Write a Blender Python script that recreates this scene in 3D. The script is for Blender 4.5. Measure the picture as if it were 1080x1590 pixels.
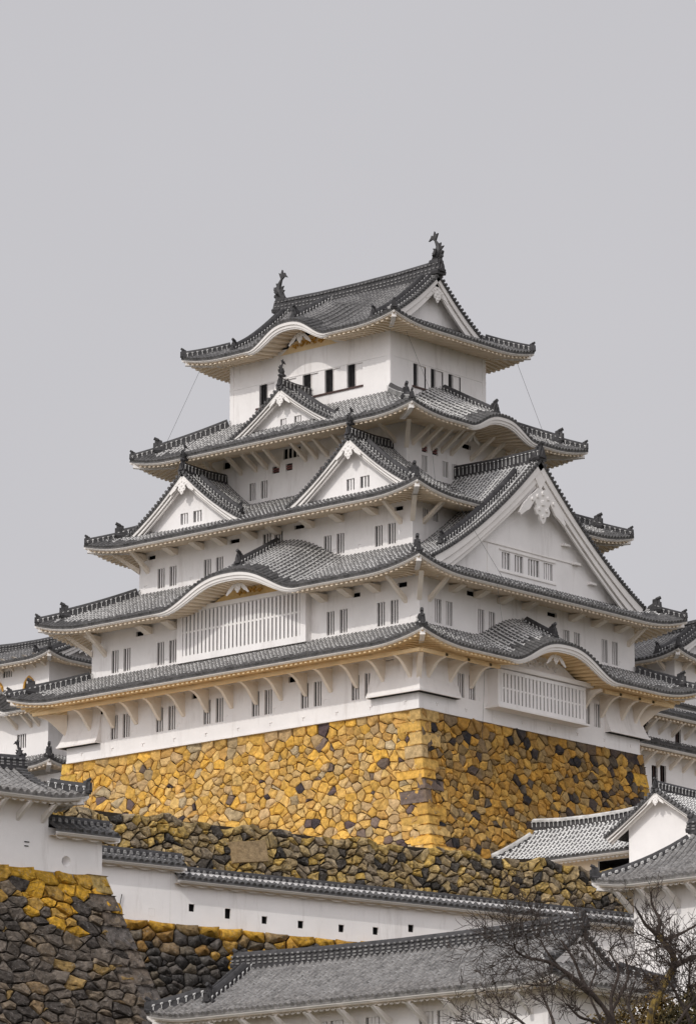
import bpy, bmesh, math, random
import numpy as np
from mathutils import Vector, Matrix
R = math.radians
C = bpy.context.scene.collection
for o in list(bpy.data.objects): bpy.data.objects.remove(o)
sc = bpy.context.scene

# ------------------------------------------------------------ camera, sky, sun, exposure
CAM = np.array([187.982, -215.381, -49.875]); YAW = 2.29068494; PITCH = .231110825; FPX = 6594.196
cd = bpy.data.cameras.new('camera'); cam = bpy.data.objects.new('camera', cd); C.objects.link(cam)
cam.location = CAM; cam.rotation_euler = (math.pi/2+PITCH, 0, YAW-math.pi/2)
cd.sensor_fit = 'HORIZONTAL'; cd.sensor_width = 36; cd.lens = 36*FPX/1080; cd.clip_start = 1; cd.clip_end = 9000
sc.camera = cam
SUN = Vector((-0.03, -1, .86)).normalized()
w = bpy.data.worlds.new('World'); sc.world = w; w.use_nodes = True
nt = w.node_tree; nt.nodes.clear()
def N(nt, t, **k):
    n = nt.nodes.new(t)
    for a, b in k.items():
        if a.startswith('i_'): n.inputs[a[2:].replace('_', ' ')].default_value = b
        else: setattr(n, a, b)
    return n
sky = N(nt, 'ShaderNodeTexSky', sky_type='NISHITA', sun_disc=False, sun_elevation=math.asin(SUN.z), dust_density=6.0, air_density=1.0)
sky.sun_rotation = math.atan2(SUN.x, SUN.y)
hs = N(nt, 'ShaderNodeHueSaturation'); hs.inputs['Saturation'].default_value = .10; hs.inputs['Value'].default_value = .022
nt.links.new(sky.outputs[0], hs.inputs['Color'])
tc = N(nt, 'ShaderNodeTexCoord')
dp = N(nt, 'ShaderNodeVectorMath', operation='DOT_PRODUCT'); dp.inputs[1].default_value = Vector((.28, -.85, .5)).normalized()
nt.links.new(tc.outputs['Generated'], dp.inputs[0])
rp = N(nt, 'ShaderNodeMapRange'); rp.inputs['From Min'].default_value = -.35; rp.inputs['From Max'].default_value = .9
rp.inputs['To Min'].default_value = 1.0; rp.inputs['To Max'].default_value = 2.15; rp.interpolation_type = 'SMOOTHSTEP'
nt.links.new(dp.outputs['Value'], rp.inputs['Value'])
cloud = N(nt, 'ShaderNodeTexNoise'); cloud.inputs['Scale'].default_value = 7; cloud.inputs['Detail'].default_value = 5
nt.links.new(tc.outputs['Generated'], cloud.inputs['Vector'])
cr = N(nt, 'ShaderNodeMapRange'); cr.inputs['To Min'].default_value = .955; cr.inputs['To Max'].default_value = 1.055
nt.links.new(cloud.outputs['Fac'], cr.inputs['Value'])
ml = N(nt, 'ShaderNodeMath', operation='MULTIPLY'); nt.links.new(rp.outputs[0], ml.inputs[0]); nt.links.new(cr.outputs[0], ml.inputs[1])
vs = N(nt, 'ShaderNodeVectorMath', operation='SCALE'); vs.inputs[0].default_value = (.500, .493, .519)
nt.links.new(ml.outputs[0], vs.inputs['Scale'])
ad = N(nt, 'ShaderNodeVectorMath', operation='ADD'); nt.links.new(vs.outputs[0], ad.inputs[0]); nt.links.new(hs.outputs[0], ad.inputs[1])
bg = N(nt, 'ShaderNodeBackground'); bg.inputs['Strength'].default_value = 1.0
nt.links.new(ad.outputs[0], bg.inputs['Color'])
wo = N(nt, 'ShaderNodeOutputWorld'); nt.links.new(bg.outputs[0], wo.inputs['Surface'])
sl = bpy.data.lights.new('sun', 'SUN'); sl.energy = 1.42; sl.angle = R(.8); sl.color = (1, .965, .91)
so = bpy.data.objects.new('sun', sl); C.objects.link(so); so.rotation_euler = SUN.to_track_quat('Z', 'Y').to_euler(); so.location = (0, -100, 100)
sc.view_settings.view_transform = 'Standard'; sc.view_settings.look = 'None'; sc.view_settings.exposure = 0; sc.view_settings.gamma = 1

# ------------------------------------------------------------ position helper: the spot on a plane that a picture point shows
_F = np.array([math.cos(YAW)*math.cos(PITCH), math.sin(YAW)*math.cos(PITCH), math.sin(PITCH)])
_R = np.array([math.sin(YAW), -math.cos(YAW), 0]); _U = np.cross(_R, _F)
def ray(px, py): return _F+_R*(px-540)/FPX-_U*(py-795)/FPX
def un(px, py, ax, c):
    v = ray(px, py); return CAM+v*(c-CAM[ax])/v[ax]
def unv(px, py, P0, d):     # on the vertical plane through P0 along d
    n = np.array([-d[1], d[0], 0.]); v = ray(px, py); return CAM+v*((np.array([P0[0], P0[1], 0])-CAM)@n)/(v@n)

# ------------------------------------------------------------ materials
def mat(name, col, rough=.8, nscale=3, namp=.12, bump=.0, bscale=20, spec=.3, vcol=False, detail=4, stain=None, blot=None):
    m = bpy.data.materials.new(name); m.use_nodes = True; t = m.node_tree; b = t.nodes['Principled BSDF']
    b.inputs['Roughness'].default_value = rough; b.inputs['Specular IOR Level'].default_value = spec
    tx = N(t, 'ShaderNodeTexCoord'); no = N(t, 'ShaderNodeTexNoise'); no.inputs['Scale'].default_value = nscale; no.inputs['Detail'].default_value = detail
    no.inputs['Roughness'].default_value = .62
    geo = N(t, 'ShaderNodeNewGeometry'); t.links.new(geo.outputs['Position'], no.inputs['Vector'])
    mr = N(t, 'ShaderNodeMapRange'); mr.inputs['From Min'].default_value = .3; mr.inputs['From Max'].default_value = .7
    mr.inputs['To Min'].default_value = 1-namp; mr.inputs['To Max'].default_value = 1+namp; t.links.new(no.outputs['Fac'], mr.inputs['Value'])
    sc_ = N(t, 'ShaderNodeVectorMath', operation='SCALE'); t.links.new(mr.outputs[0], sc_.inputs['Scale'])
    if vcol:
        at = N(t, 'ShaderNodeAttribute', attribute_name='col'); t.links.new(at.outputs['Color'], sc_.inputs[0])
    else: sc_.inputs[0].default_value = col
    out = sc_.outputs[0]
    if stain:   # (colour, scale, threshold, amount, stretch)
        mp = N(t, 'ShaderNodeMapping'); mp.inputs['Scale'].default_value = stain[4]; t.links.new(geo.outputs['Position'], mp.inputs['Vector'])
        n2 = N(t, 'ShaderNodeTexNoise'); n2.inputs['Scale'].default_value = stain[1]; n2.inputs['Detail'].default_value = 6; n2.inputs['Roughness'].default_value = .7
        t.links.new(mp.outputs[0], n2.inputs['Vector'])
        m2 = N(t, 'ShaderNodeMapRange'); m2.inputs['From Min'].default_value = stain[2]; m2.inputs['From Max'].default_value = stain[2]+.14
        m2.inputs['To Max'].default_value = stain[3]; t.links.new(n2.outputs['Fac'], m2.inputs['Value'])
        mx = N(t, 'ShaderNodeMix', data_type='RGBA'); t.links.new(m2.outputs[0], mx.inputs[0]); t.links.new(out, mx.inputs[6]); mx.inputs[7].default_value = (*stain[0], 1)
        out = mx.outputs[2]
    if blot:    # broad stains that run across neighbouring stones: (colour, scale, threshold, amount)
        n4 = N(t, 'ShaderNodeTexNoise'); n4.inputs['Scale'].default_value = blot[1]; n4.inputs['Detail'].default_value = 7; n4.inputs['Roughness'].default_value = .68
        t.links.new(geo.outputs['Position'], n4.inputs['Vector'])
        m4 = N(t, 'ShaderNodeMapRange'); m4.inputs['From Min'].default_value = blot[2]; m4.inputs['From Max'].default_value = blot[2]+.2; m4.inputs['To Max'].default_value = blot[3]; t.links.new(n4.outputs['Fac'], m4.inputs['Value'])
        x4 = N(t, 'ShaderNodeMix', data_type='RGBA'); t.links.new(m4.outputs[0], x4.inputs[0]); t.links.new(out, x4.inputs[6]); x4.inputs[7].default_value = (*blot[0], 1); out = x4.outputs[2]
    t.links.new(out, b.inputs['Base Color'])
    if bump:
        n3 = N(t, 'ShaderNodeTexNoise'); n3.inputs['Scale'].default_value = bscale; n3.inputs['Detail'].default_value = 6; n3.inputs['Roughness'].default_value = .7
        t.links.new(geo.outputs['Position'], n3.inputs['Vector'])
        bp = N(t, 'ShaderNodeBump'); bp.inputs['Strength'].default_value = 1; bp.inputs['Distance'].default_value = bump
        t.links.new(n3.outputs['Fac'], bp.inputs['Height']); t.links.new(bp.outputs[0], b.inputs['Normal'])
    return m
PLA = mat('white_plaster', (.83, .80, .78), .85, .5, .05, .006, 9, stain=((.56, .52, .49), 1.3, .54, .42, (1, 1, .16)))
SOF = mat('cream_glow_plaster', (.81, .69, .54), .85, .8, .07, .006, 9)  # white plaster with the warm bounced light under eaves put into its colour
BRK = mat('bracket_plaster', (.81, .725, .62), .85, .8, .08, .006, 9)  # paler tint of the same under-eave glow, painted into the brackets
SOFW = mat('ochre_glow_plaster', (.80, .61, .36), .85, .8, .09, .006, 9)  # deeper orange glow painted into the plaster, mainly for the lowest eaves
TRIM = mat('trim_plaster', (.80, .765, .73), .8, .8, .05)
TILE = mat('grey_roof_tile', (.078, .075, .074), .55, 2.2, .55, .01, 30, .5, detail=8)
MORT = mat('roof_mortar', (.50, .49, .475), .9, 1.6, .4, .01, 25, detail=8)
MORG = mat('aged_roof_mortar', (.235, .228, .222), .9, 1.3, .45, .01, 25, detail=8)
TILF = mat('weathered_roof_tile', (.185, .175, .166), .7, 3.5, .6, .012, 30, .4, detail=8)
OCHR = mat('ochre_panel', (.62, .43, .19), .8, 2, .2, .01, 12)
FRSH = mat('fresh_roof_mortar', (.68, .67, .65), .9, 1.6, .15, .01, 25)
PAN = mat('shaded_pan_tile', (.055, .053, .052), .7, 2.2, .5, .01, 30, .3, detail=8)  # sheet between the ribs; shadow lines of the tile rows painted in as dark
RIDG = mat('dark_ridge_tile', (.045, .043, .044), .6, 3, .5, .012, 20, detail=7)
DARK = mat('dark_interior', (.012, .011, .012), .9, 3, .3)
WOOD = mat('dark_timber', (.075, .045, .04), .7, 3, .3)
REDW = mat('reddish_timber', (.22, .10, .09), .7, 3, .3)
GOLD = mat('ochre_ornament', (.50, .27, .055), .7, 2, .3, .01, 14)
STO = mat('quarry_stone', None, .88, 3.2, .38, .07, 6, .2, vcol=True, detail=9, stain=((.16, .11, .07), 3.3, .60, .5, (1, 1, 1)), blot=((.34, .22, .10), .45, .50, .35))
STOD = mat('weathered_stone', None, .92, 3.4, .6, .10, 7, .2, vcol=True, detail=9, stain=((.34, .32, .30), 7.5, .57, .8, (1, 1, 1)))
GAP = mat('stone_gap_earth', (.03, .022, .014), .95, 4, .4)
BARK = mat('dark_bark', (.048, .036, .030), .9, 9, .5, .01, 30)
LICH = mat('lichen_bark', (.20, .135, .035), .9, 5, .6, .015, 22, stain=((.06, .05, .045), 4, .47, .9, (1, 1, 1)))
LEAF = mat('dry_leaf', None, .8, 3, .3, vcol=True)
SOIL = mat('hill_soil', (.07, .06, .03), .95, .4, .5, .05, 3)
GRAV = mat('terrace_gravel', (.32, .30, .27), .95, .8, .2, .02, 12)
IRON = mat('wire_metal', (.08, .08, .08), .5, 3, .1)

# ------------------------------------------------------------ mesh helpers
class MB:
    def __init__(s): s.v = []; s.f = []; s.m = []; s.c = []; s.n = 0
    def add(s, vs, fs, mi=0, col=None):
        vs = np.asarray(vs, float).reshape(-1, 3); b = s.n; s.v.append(vs); s.n += len(vs)
        for f in fs: s.f.append(tuple(b+i for i in f))
        s.m += ([mi]*len(fs) if np.isscalar(mi) else list(mi)); s.c += [col]*len(fs)
    def grid(s, G, mi=0, closed=False):     # G (n,m,3)
        n, m = G.shape[:2]; fs = []; mm = []
        for i in range(n-1):
            for j in range(m if closed else m-1):
                k = (j+1) % m; fs.append((i*m+j, i*m+k, (i+1)*m+k, (i+1)*m+j))
                if not np.isscalar(mi): mm.append(mi[i] if np.isscalar(mi[i]) else mi[i][j])
        s.add(G.reshape(-1, 3), fs, mi if np.isscalar(mi) else mm)
    def prism(s, bot, top, mi=0):           # two matching loops
        n = len(bot); s.add(list(bot)+list(top), [tuple(range(n))[::-1], tuple(range(n, 2*n))]+[(i, (i+1) % n, n+(i+1) % n, n+i) for i in range(n)], mi)
    def box(s, fr, a0, a1, o0, o1, z0, z1, mi=0):
        L = fr.L; s.prism([L(a0, o0, z0), L(a1, o0, z0), L(a1, o1, z0), L(a0, o1, z0)], [L(a0, o0, z1), L(a1, o0, z1), L(a1, o1, z1), L(a0, o1, z1)], mi)
    def build(s, name, mats, parent=None, smooth=False, **k):
        if not s.v: return None
        me = bpy.data.meshes.new(name); V = np.concatenate(s.v)
        me.from_pydata(V.tolist(), [], s.f)
        for m in (mats if isinstance(mats, (list, tuple)) else [mats]): me.materials.append(m)
        me.polygons.foreach_set('material_index', np.array(s.m, dtype=np.int32))
        if smooth: me.polygons.foreach_set('use_smooth', np.ones(len(s.f), dtype=bool))
        if s.c and s.c[0] is not None:
            ca = me.color_attributes.new('col', 'FLOAT_COLOR', 'CORNER')
            ca.data.foreach_set('color', np.concatenate([np.tile([*c, 1.], len(f)) for c, f in zip(s.c, s.f)]).astype(np.float32))
        me.update()
        o = bpy.data.objects.new(name, me); C.objects.link(o)
        if parent is not None: o.parent = parent
        tag(o, **k); return o
def tag(o, label=None, cat=None, group=None, kind=None):
    for a, b in (('label', label), ('category', cat), ('group', group), ('kind', kind)):
        if b: o[a] = b
    return o
def thing(name, label, cat, loc=(0, 0, 0), rz=0, group=None):
    o = bpy.data.objects.new(name, None); C.objects.link(o); o.location = loc; o.rotation_euler = (0, 0, rz); o.empty_display_size = .5
    return tag(o, label, cat, group)
class Fr:
    def __init__(s, ax, out, og=(0, 0, 0)): s.ax = np.array([*ax, 0.]); s.out = np.array([*out, 0.]); s.og = np.array(og, float)
    def L(s, a, o, z):
        a = np.asarray(a, float); o = np.asarray(o, float); z = np.asarray(z, float)
        a, o, z = np.broadcast_arrays(a, o, z)
        return s.og+a[..., None]*s.ax+o[..., None]*s.out+z[..., None]*np.array([0, 0, 1.])
FS = Fr((1, 0), (0, -1)); FE = Fr((0, 1), (1, 0)); FN = Fr((1, 0), (0, 1)); FW = Fr((0, 1), (-1, 0))
FR = {'S': FS, 'E': FE, 'N': FN, 'W': FW}
ADJ = {'S': 'WE', 'E': 'SN', 'N': 'WE', 'W': 'SN'}
def sweep(mb, P, sec, mi=0, up=None, cap=True, scale=None):
    """P (n,3) path; sec (m,2) cross-section (side, up)."""
    P = np.asarray(P, float); n = len(P); T = np.gradient(P, axis=0); T /= np.linalg.norm(T, axis=1)[:, None]+1e-9
    U0 = np.array([0, 0, 1.]) if up is None else np.array(up, float)
    S = np.cross(T, U0); S /= np.linalg.norm(S, axis=1)[:, None]+1e-9; Uv = np.cross(S, T)
    sec = np.asarray(sec, float); sc_ = np.ones(n) if scale is None else np.asarray(scale)
    G = P[:, None]+S[:, None]*(sec[None, :, :1]*sc_[:, None, None])+Uv[:, None]*(sec[None, :, 1:]*sc_[:, None, None])
    mb.grid(G, mi, True)
    if cap:
        m = len(sec); mb.add(G[0], [tuple(range(m))], mi); mb.add(G[-1], [tuple(range(m))[::-1]], mi)
def circ(r, n=6, ry=None): return [(r*math.cos(2*math.pi*i/n), (ry or r)*math.sin(2*math.pi*i/n)) for i in range(n)]
def tube(mb, a, b, r, mi=0, n=5): sweep(mb, [a, b], circ(r, n), mi)
def resamp(P, step):
    P = np.asarray(P, float); d = np.r_[0, np.cumsum(np.linalg.norm(np.diff(P, axis=0), axis=1))]; n = max(2, int(d[-1]/step)+1)
    t = np.linspace(0, d[-1], n); return np.stack([np.interp(t, d, P[:, k]) for k in range(3)], 1)

# ------------------------------------------------------------ tiles
PIT = .34; CLEAN = False
def tile_slope(mb, P, a0, a1, rmax, detail=True, discs=True, rad=.095, rows=None, tl=.34, lip=True):
    """P(a,r,h): point above the slope at eave position a, distance r up the slope. Rows of round tiles with mortar joints."""
    n = max(2, int(round((a1-a0)/PIT))); A = np.linspace(a0, a1, n+1) if rows is None else rows
    K = 12; S = np.linspace(0, 1, K); rm = np.array([max(0, rmax(a)) for a in A])
    G = P(np.repeat(A[:, None], K, 1), S[None]*rm[:, None], 0*S[None]+0*rm[:, None])
    mb.grid(G, 2)
    th = np.linspace(0, math.pi, 5); cs, sn = np.array([1.3, .72, 0, -.72, -1.3]), np.array([0, .66, 1, .66, 0]); da = A[1]-A[0]
    for a, R_ in zip(A[:-1]+da/2, (rm[:-1]+rm[1:])/2):
        if R_ < .12: continue
        if detail:
            k = max(1, int(R_/tl)); off = random.uniform(-.05, .05); rr = []; rd = []; mm = []
            for i in range(k+1):
                b = i*tl+off
                for q, s_, m_ in ((.0, 1., 0), (.74, .93, 1), (.76, 1.17, 1), (.98, 1.15, 0)):
                    x = b+q*tl
                    if 0 <= x < R_: rr.append(x); rd.append(rad*s_); mm.append(m_)
            if not rr or rr[0] > .01: rr.insert(0, 0); rd.insert(0, rad); mm.insert(0, 0)
            rr.append(R_); rd.append(rad); mm.append(0)
            nm_ = 0 if CLEAN else random.uniform(.6, 1.35); mi = [([1]*4 if (mm[i] and rd[i] > rad*1.1 and (CLEAN or random.random() < .93)) else [1, 0, 0, 1]) if rr[i] >= nm_ else 0 for i in range(len(rr)-1)]
        else:
            rr = list(np.linspace(0, R_, 7)); rd = [rad]*7; mi = [0]*6
        rr = np.array(rr); rd = np.array(rd)
        hh = sn[None]*rd[:, None]*1.15
        mb.grid(_rib(P, a, rr, cs, rd, hh), mi)
        if discs:
            c = P(np.array(a), np.array(0.), np.array(.02)); c2 = P(np.array(a), np.array(.5), np.array(.02)); d = (c-c2)/np.linalg.norm(c-c2)
            ax = _axis(P, a); u = np.cross(d, ax); q = np.arange(8)*math.pi/4
            ring = c+(np.cos(q)[:, None]*ax+np.sin(q)[:, None]*u)*rad*1.36
            mb.prism(ring-d*.05, ring+d*.05, 0)
    if lip:
        m = np.linspace(a0, a1, n+1); z = np.zeros_like(m)
        mb.grid(np.stack([P(m, z-.02, z+.01), P(m, z-.02, z-.11), P(m, z+.08, z-.12)]), 0)
def _axis(P, a):
    v = P(np.array(a+.2), np.array(0.), np.array(0.))-P(np.array(a-.2), np.array(0.), np.array(0.)); v[2] *= .6
    return v/np.linalg.norm(v)
def _rib(P, a, rr, cs, rd, hh):
    c = P(np.full_like(rr, a), rr, 0*rr); ax = _axis(P, a)
    T = np.gradient(c, axis=0); T /= np.linalg.norm(T, axis=1)[:, None]+1e-9
    Nn = np.cross(ax[None]+0*T, T); Nn *= np.sign(Nn[:, 2:3]+1e-9); Nn /= np.linalg.norm(Nn, axis=1)[:, None]+1e-9
    return c[:, None]+ax*(cs[None]*rd[:, None])[..., None]+Nn[:, None]*hh[..., None]

def ridge(parent, pts, h=.42, wd=.24, name='ridge', mats=None, style='post', white=False):
    mb = MB(); P = resamp(pts, .34)
    sweep(mb, P, [(-wd, -.15), (wd, -.15), (wd*.8, h*.78), (wd*.92, h*.80), (wd*.9, h*.9), (wd*.55, h+.10), (wd*.2, h+.17), (-wd*.2, h+.17), (-wd*.55, h+.10), (-wd*.9, h*.9), (-wd*.92, h*.80), (-wd*.8, h*.78)], 0)
    if white: sweep(mb, P+np.array([0, 0, h+.02]), [(-wd*1.2, -.05), (wd*1.2, -.05), (wd*1.2, .08), (wd*.4, .2), (-wd*.4, .2), (-wd*1.2, .08)], 1)
    T = np.gradient(P, axis=0); T /= np.linalg.norm(T, axis=1)[:, None]; S = np.cross(T, [0, 0, 1.]); S /= np.linalg.norm(S, axis=1)[:, None]+1e-9
    for p, t, s in zip(P, T, S):        # white joints and round cap tiles
        if style == 'dash':
            for sg in (-1, 1):
                for hh in (.12, .42):
                    b = p+s*sg*(wd*(.98-.1*hh)+.012)+np.array([0, 0, h*hh+random.uniform(-.01, .01)]); q4 = [b-t*.09, b+t*.09, b+t*.09+[0, 0, .075], b-t*.09+[0, 0, .075]]; mb.prism(q4, [x+s*sg*.02 for x in q4], 1)
        for sg in (() if style == 'dash' else (-1, 1)):
            b = p+s*sg*(wd*.86+.015); u = np.array([0, 0, 1.])
            mb.prism([b-t*.025+u*.02, b+t*.025+u*.02, b+t*.025+u*h*.72, b-t*.025+u*h*.72], [x+s*sg*.03 for x in (b-t*.025+u*.02, b+t*.025+u*.02, b+t*.025+u*h*.72, b-t*.025+u*h*.72)], 1)
        for sg in (-1, 1):
            c = p+s*sg*wd*1.1+np.array([0, 0, h*.84]); mb.add([c-t*.07-[0, 0, .04], c+t*.07-[0, 0, .04], c+t*.07+[0, 0, .05], c-t*.07+[0, 0, .05], c+s*sg*.05], [(0, 1, 4), (1, 2, 4), (2, 3, 4), (3, 0, 4)], 1)
    return mb.build(name, mats or [RIDG, MORT], parent)
ONI = [(-.62, -.1), (-.70, .1), (-.5, .22), (-.42, .15), (-.36, .5), (-.24, .72), (-.12, .80), (-.1, 1.02), (0, 1.12), (.1, 1.02), (.12, .80), (.24, .72), (.36, .5), (.42, .15), (.5, .22), (.70, .1), (.62, -.1)]
def oni(parent, pos, d, s=.7, name='ridge_end_tile'):
    mb = MB(); d = np.array([d[0], d[1], 0.]); d /= np.linalg.norm(d); sd = np.array([d[1], -d[0], 0]); p = np.array(pos, float)
    f = [p+sd*x*s*.62+np.array([0, 0, z*s]) for x, z in ONI]
    mb.prism([p+(x-p)*.8-d*.4*s for x in f], [x+d*.16*s for x in f])
    g = [p+d*.16*s+sd*x*s*.38+np.array([0, 0, .12*s+z*s*.55]) for x, z in ONI]; mb.prism(g, [x+d*.12*s for x in g])
    sweep(mb, [p-d*.12*s+[0, 0, .92*s], p+d*.22*s+[0, 0, 1.08*s]], circ(.13*s, 7)); mb.prism([p-d*.75*s+sd*k*.26*s+np.array([0, 0, z*s]) for k, z in ((-1, 0), (1, 0), (.7, .35), (-.7, .35))], [p-d*.1*s+sd*k*.3*s+np.array([0, 0, z*s]) for k, z in ((-1, 0), (1, 0), (.7, .8), (-.7, .8))])
    return mb.build(name, RIDG, parent)
def shachi(parent, pos, d, s=1., name='roof_fish_ornament'):
    """Fish finial: head on the ridge end, tail curling up and over. d points along the ridge towards its middle."""
    mb = MB(); d = np.array([d[0], d[1], 0.]); d /= np.linalg.norm(d); sd = np.array([-d[1], d[0], 0]); p = np.array(pos, float); u = np.array([0, 0, 1.])
    Q = [(.34, .12), (.12, .2), (-.14, .42), (-.27, .8), (-.22, 1.15), (-.05, 1.45), (.1, 1.7)]; rr = [.16, .34, .36, .29, .22, .15, .08]
    P = resamp([p+d*x*s+u*z*s for x, z in Q], .12*s); t = np.linspace(0, 1, len(P)); rad = np.interp(t, np.linspace(0, 1, 7), rr)*s
    sweep(mb, P, circ(1., 8, 1.), 0, up=sd, scale=rad*.82)
    def fin(pts, th=.05): mb.prism([p+d*x*s+u*z*s-sd*th*s for x, z in pts], [p+d*x*s+u*z*s+sd*th*s for x, z in pts])
    fin([(.02, 1.5), (.30, 1.72), (.62, 1.62), (.42, 1.86), (.36, 2.02), (.2, 1.95), (.10, 2.28), (-.02, 1.98), (-.22, 2.1), (-.06, 1.7)], .07)
    fin([(-.45, .5), (-.72, .72), (-.5, .82), (-.76, 1.08), (-.44, 1.08), (-.5, 1.36), (-.2, 1.3), (-.3, .7)], .05)
    fin([(.1, .45), (.34, .72), (.12, .8), (.26, 1.05), (-.02, 1.0), (-.1, .6)], .05)
    for sg in (-1, 1):
        b = [(.05, .3), (-.2, .35), (-.35, .75), (-.1, .62)]
        mb.prism([p+d*x*s+u*z*s+sd*sg*.28*s for x, z in b], [p+d*(x-.05)*s+u*(z+.1)*s+sd*sg*.45*s for x, z in b])
    mb.prism([p+d*.5*s-sd*.26*s-u*.1*s, p+d*.5*s+sd*.26*s-u*.1*s, p-d*.4*s+sd*.26*s-u*.1*s, p-d*.4*s-sd*.26*s-u*.1*s], [p+d*.42*s-sd*.24*s+u*.16*s, p+d*.42*s+sd*.24*s+u*.16*s, p-d*.34*s+sd*.24*s+u*.2*s, p-d*.34*s-sd*.24*s+u*.2*s])
    return mb.build(name, RIDG, parent, smooth=False)

def bell(t): t = np.clip(np.abs(t), 0, 1); return .5*(1+np.cos(math.pi*t**1.3))
def eaves(parent, fr, a0, a1, E, zedge, soff, ov, kara=(), rlim=None, step=.42, name='eave', m=None, wave=0):
    """fascia, soffit and rafters of one side. zedge(a): tile edge height; soff(a,r): soffit height"""
    mb = MB(); n = int((a1-a0)/.3)+1; A = np.linspace(a0, a1, n)
    kd = np.zeros(n)
    for c, hw, H in kara: kd = np.maximum(kd, np.clip(1.25*bell((A-c)/(hw*1.12))**.6, 0, 1))
    zt = zedge(A)-.11; dr = .15+.36*kd; ins = np.minimum(A-a0, a1-A)
    def row(o, z): return fr.L(A, E-np.minimum(o, ins), z)
    mb.grid(np.stack([row(.0, zt), row(.02, zt-dr*.42), row(.09, zt-dr*.46), row(.11, zt-dr*.8), row(.17, zt-dr*.84), row(.18, zt-dr), row(.32, zt-dr)]), 1)
    rl = np.minimum(ov, ins) if rlim is None else np.array([min(ov, rlim(a)) for a in A])
    K = 5; S = np.linspace(0, 1, K); rr = .12+S[None]*np.maximum(rl-.12, 0)[:, None]
    mb.grid(fr.L(A[:, None]+0*rr, E-rr, soff(A[:, None]+0*rr, rr)), 0)
    mr_ = int((a1-a0)/step)
    if wave:
        A2 = np.arange(a0, a1, wave/8); zb = zedge(A2)-.14; sc_ = -.10-.15*np.abs(np.sin(math.pi*(A2-a0)/wave))**.7; i2 = np.minimum(np.minimum(A2-a0, a1-A2), .30)
        mb.grid(np.stack([fr.L(A2, E-i2+.0, zb), fr.L(A2, E-i2, zb+sc_), fr.L(A2, E-i2-.07, zb+sc_), fr.L(A2, E-i2-.09, zb+sc_+.1)]), 1); mr_ = 0
    for a in np.linspace(a0, a1, mr_+1)[1:-1]:
        r1 = min(ov, a-a0, a1-a) if rlim is None else min(ov, rlim(a))
        if r1 < .4: continue
        for k, (x0, x1, h0, w0) in enumerate(((.21, r1, .13, .10), )):
            r_ = np.linspace(x0, x1, 4); z_ = soff(np.full(4, a), r_)
            G = np.stack([fr.L(a-w0, E-r_, z_+.02), fr.L(a-w0, E-r_, z_-h0), fr.L(a+w0, E-r_, z_-h0), fr.L(a+w0, E-r_, z_+.02)], 1)
            mb.grid(G, 0, True); mb.add(G[0], [(0, 1, 2, 3)], 0)
    return mb.build(name, [m or SOF, TRIM], parent)

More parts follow.
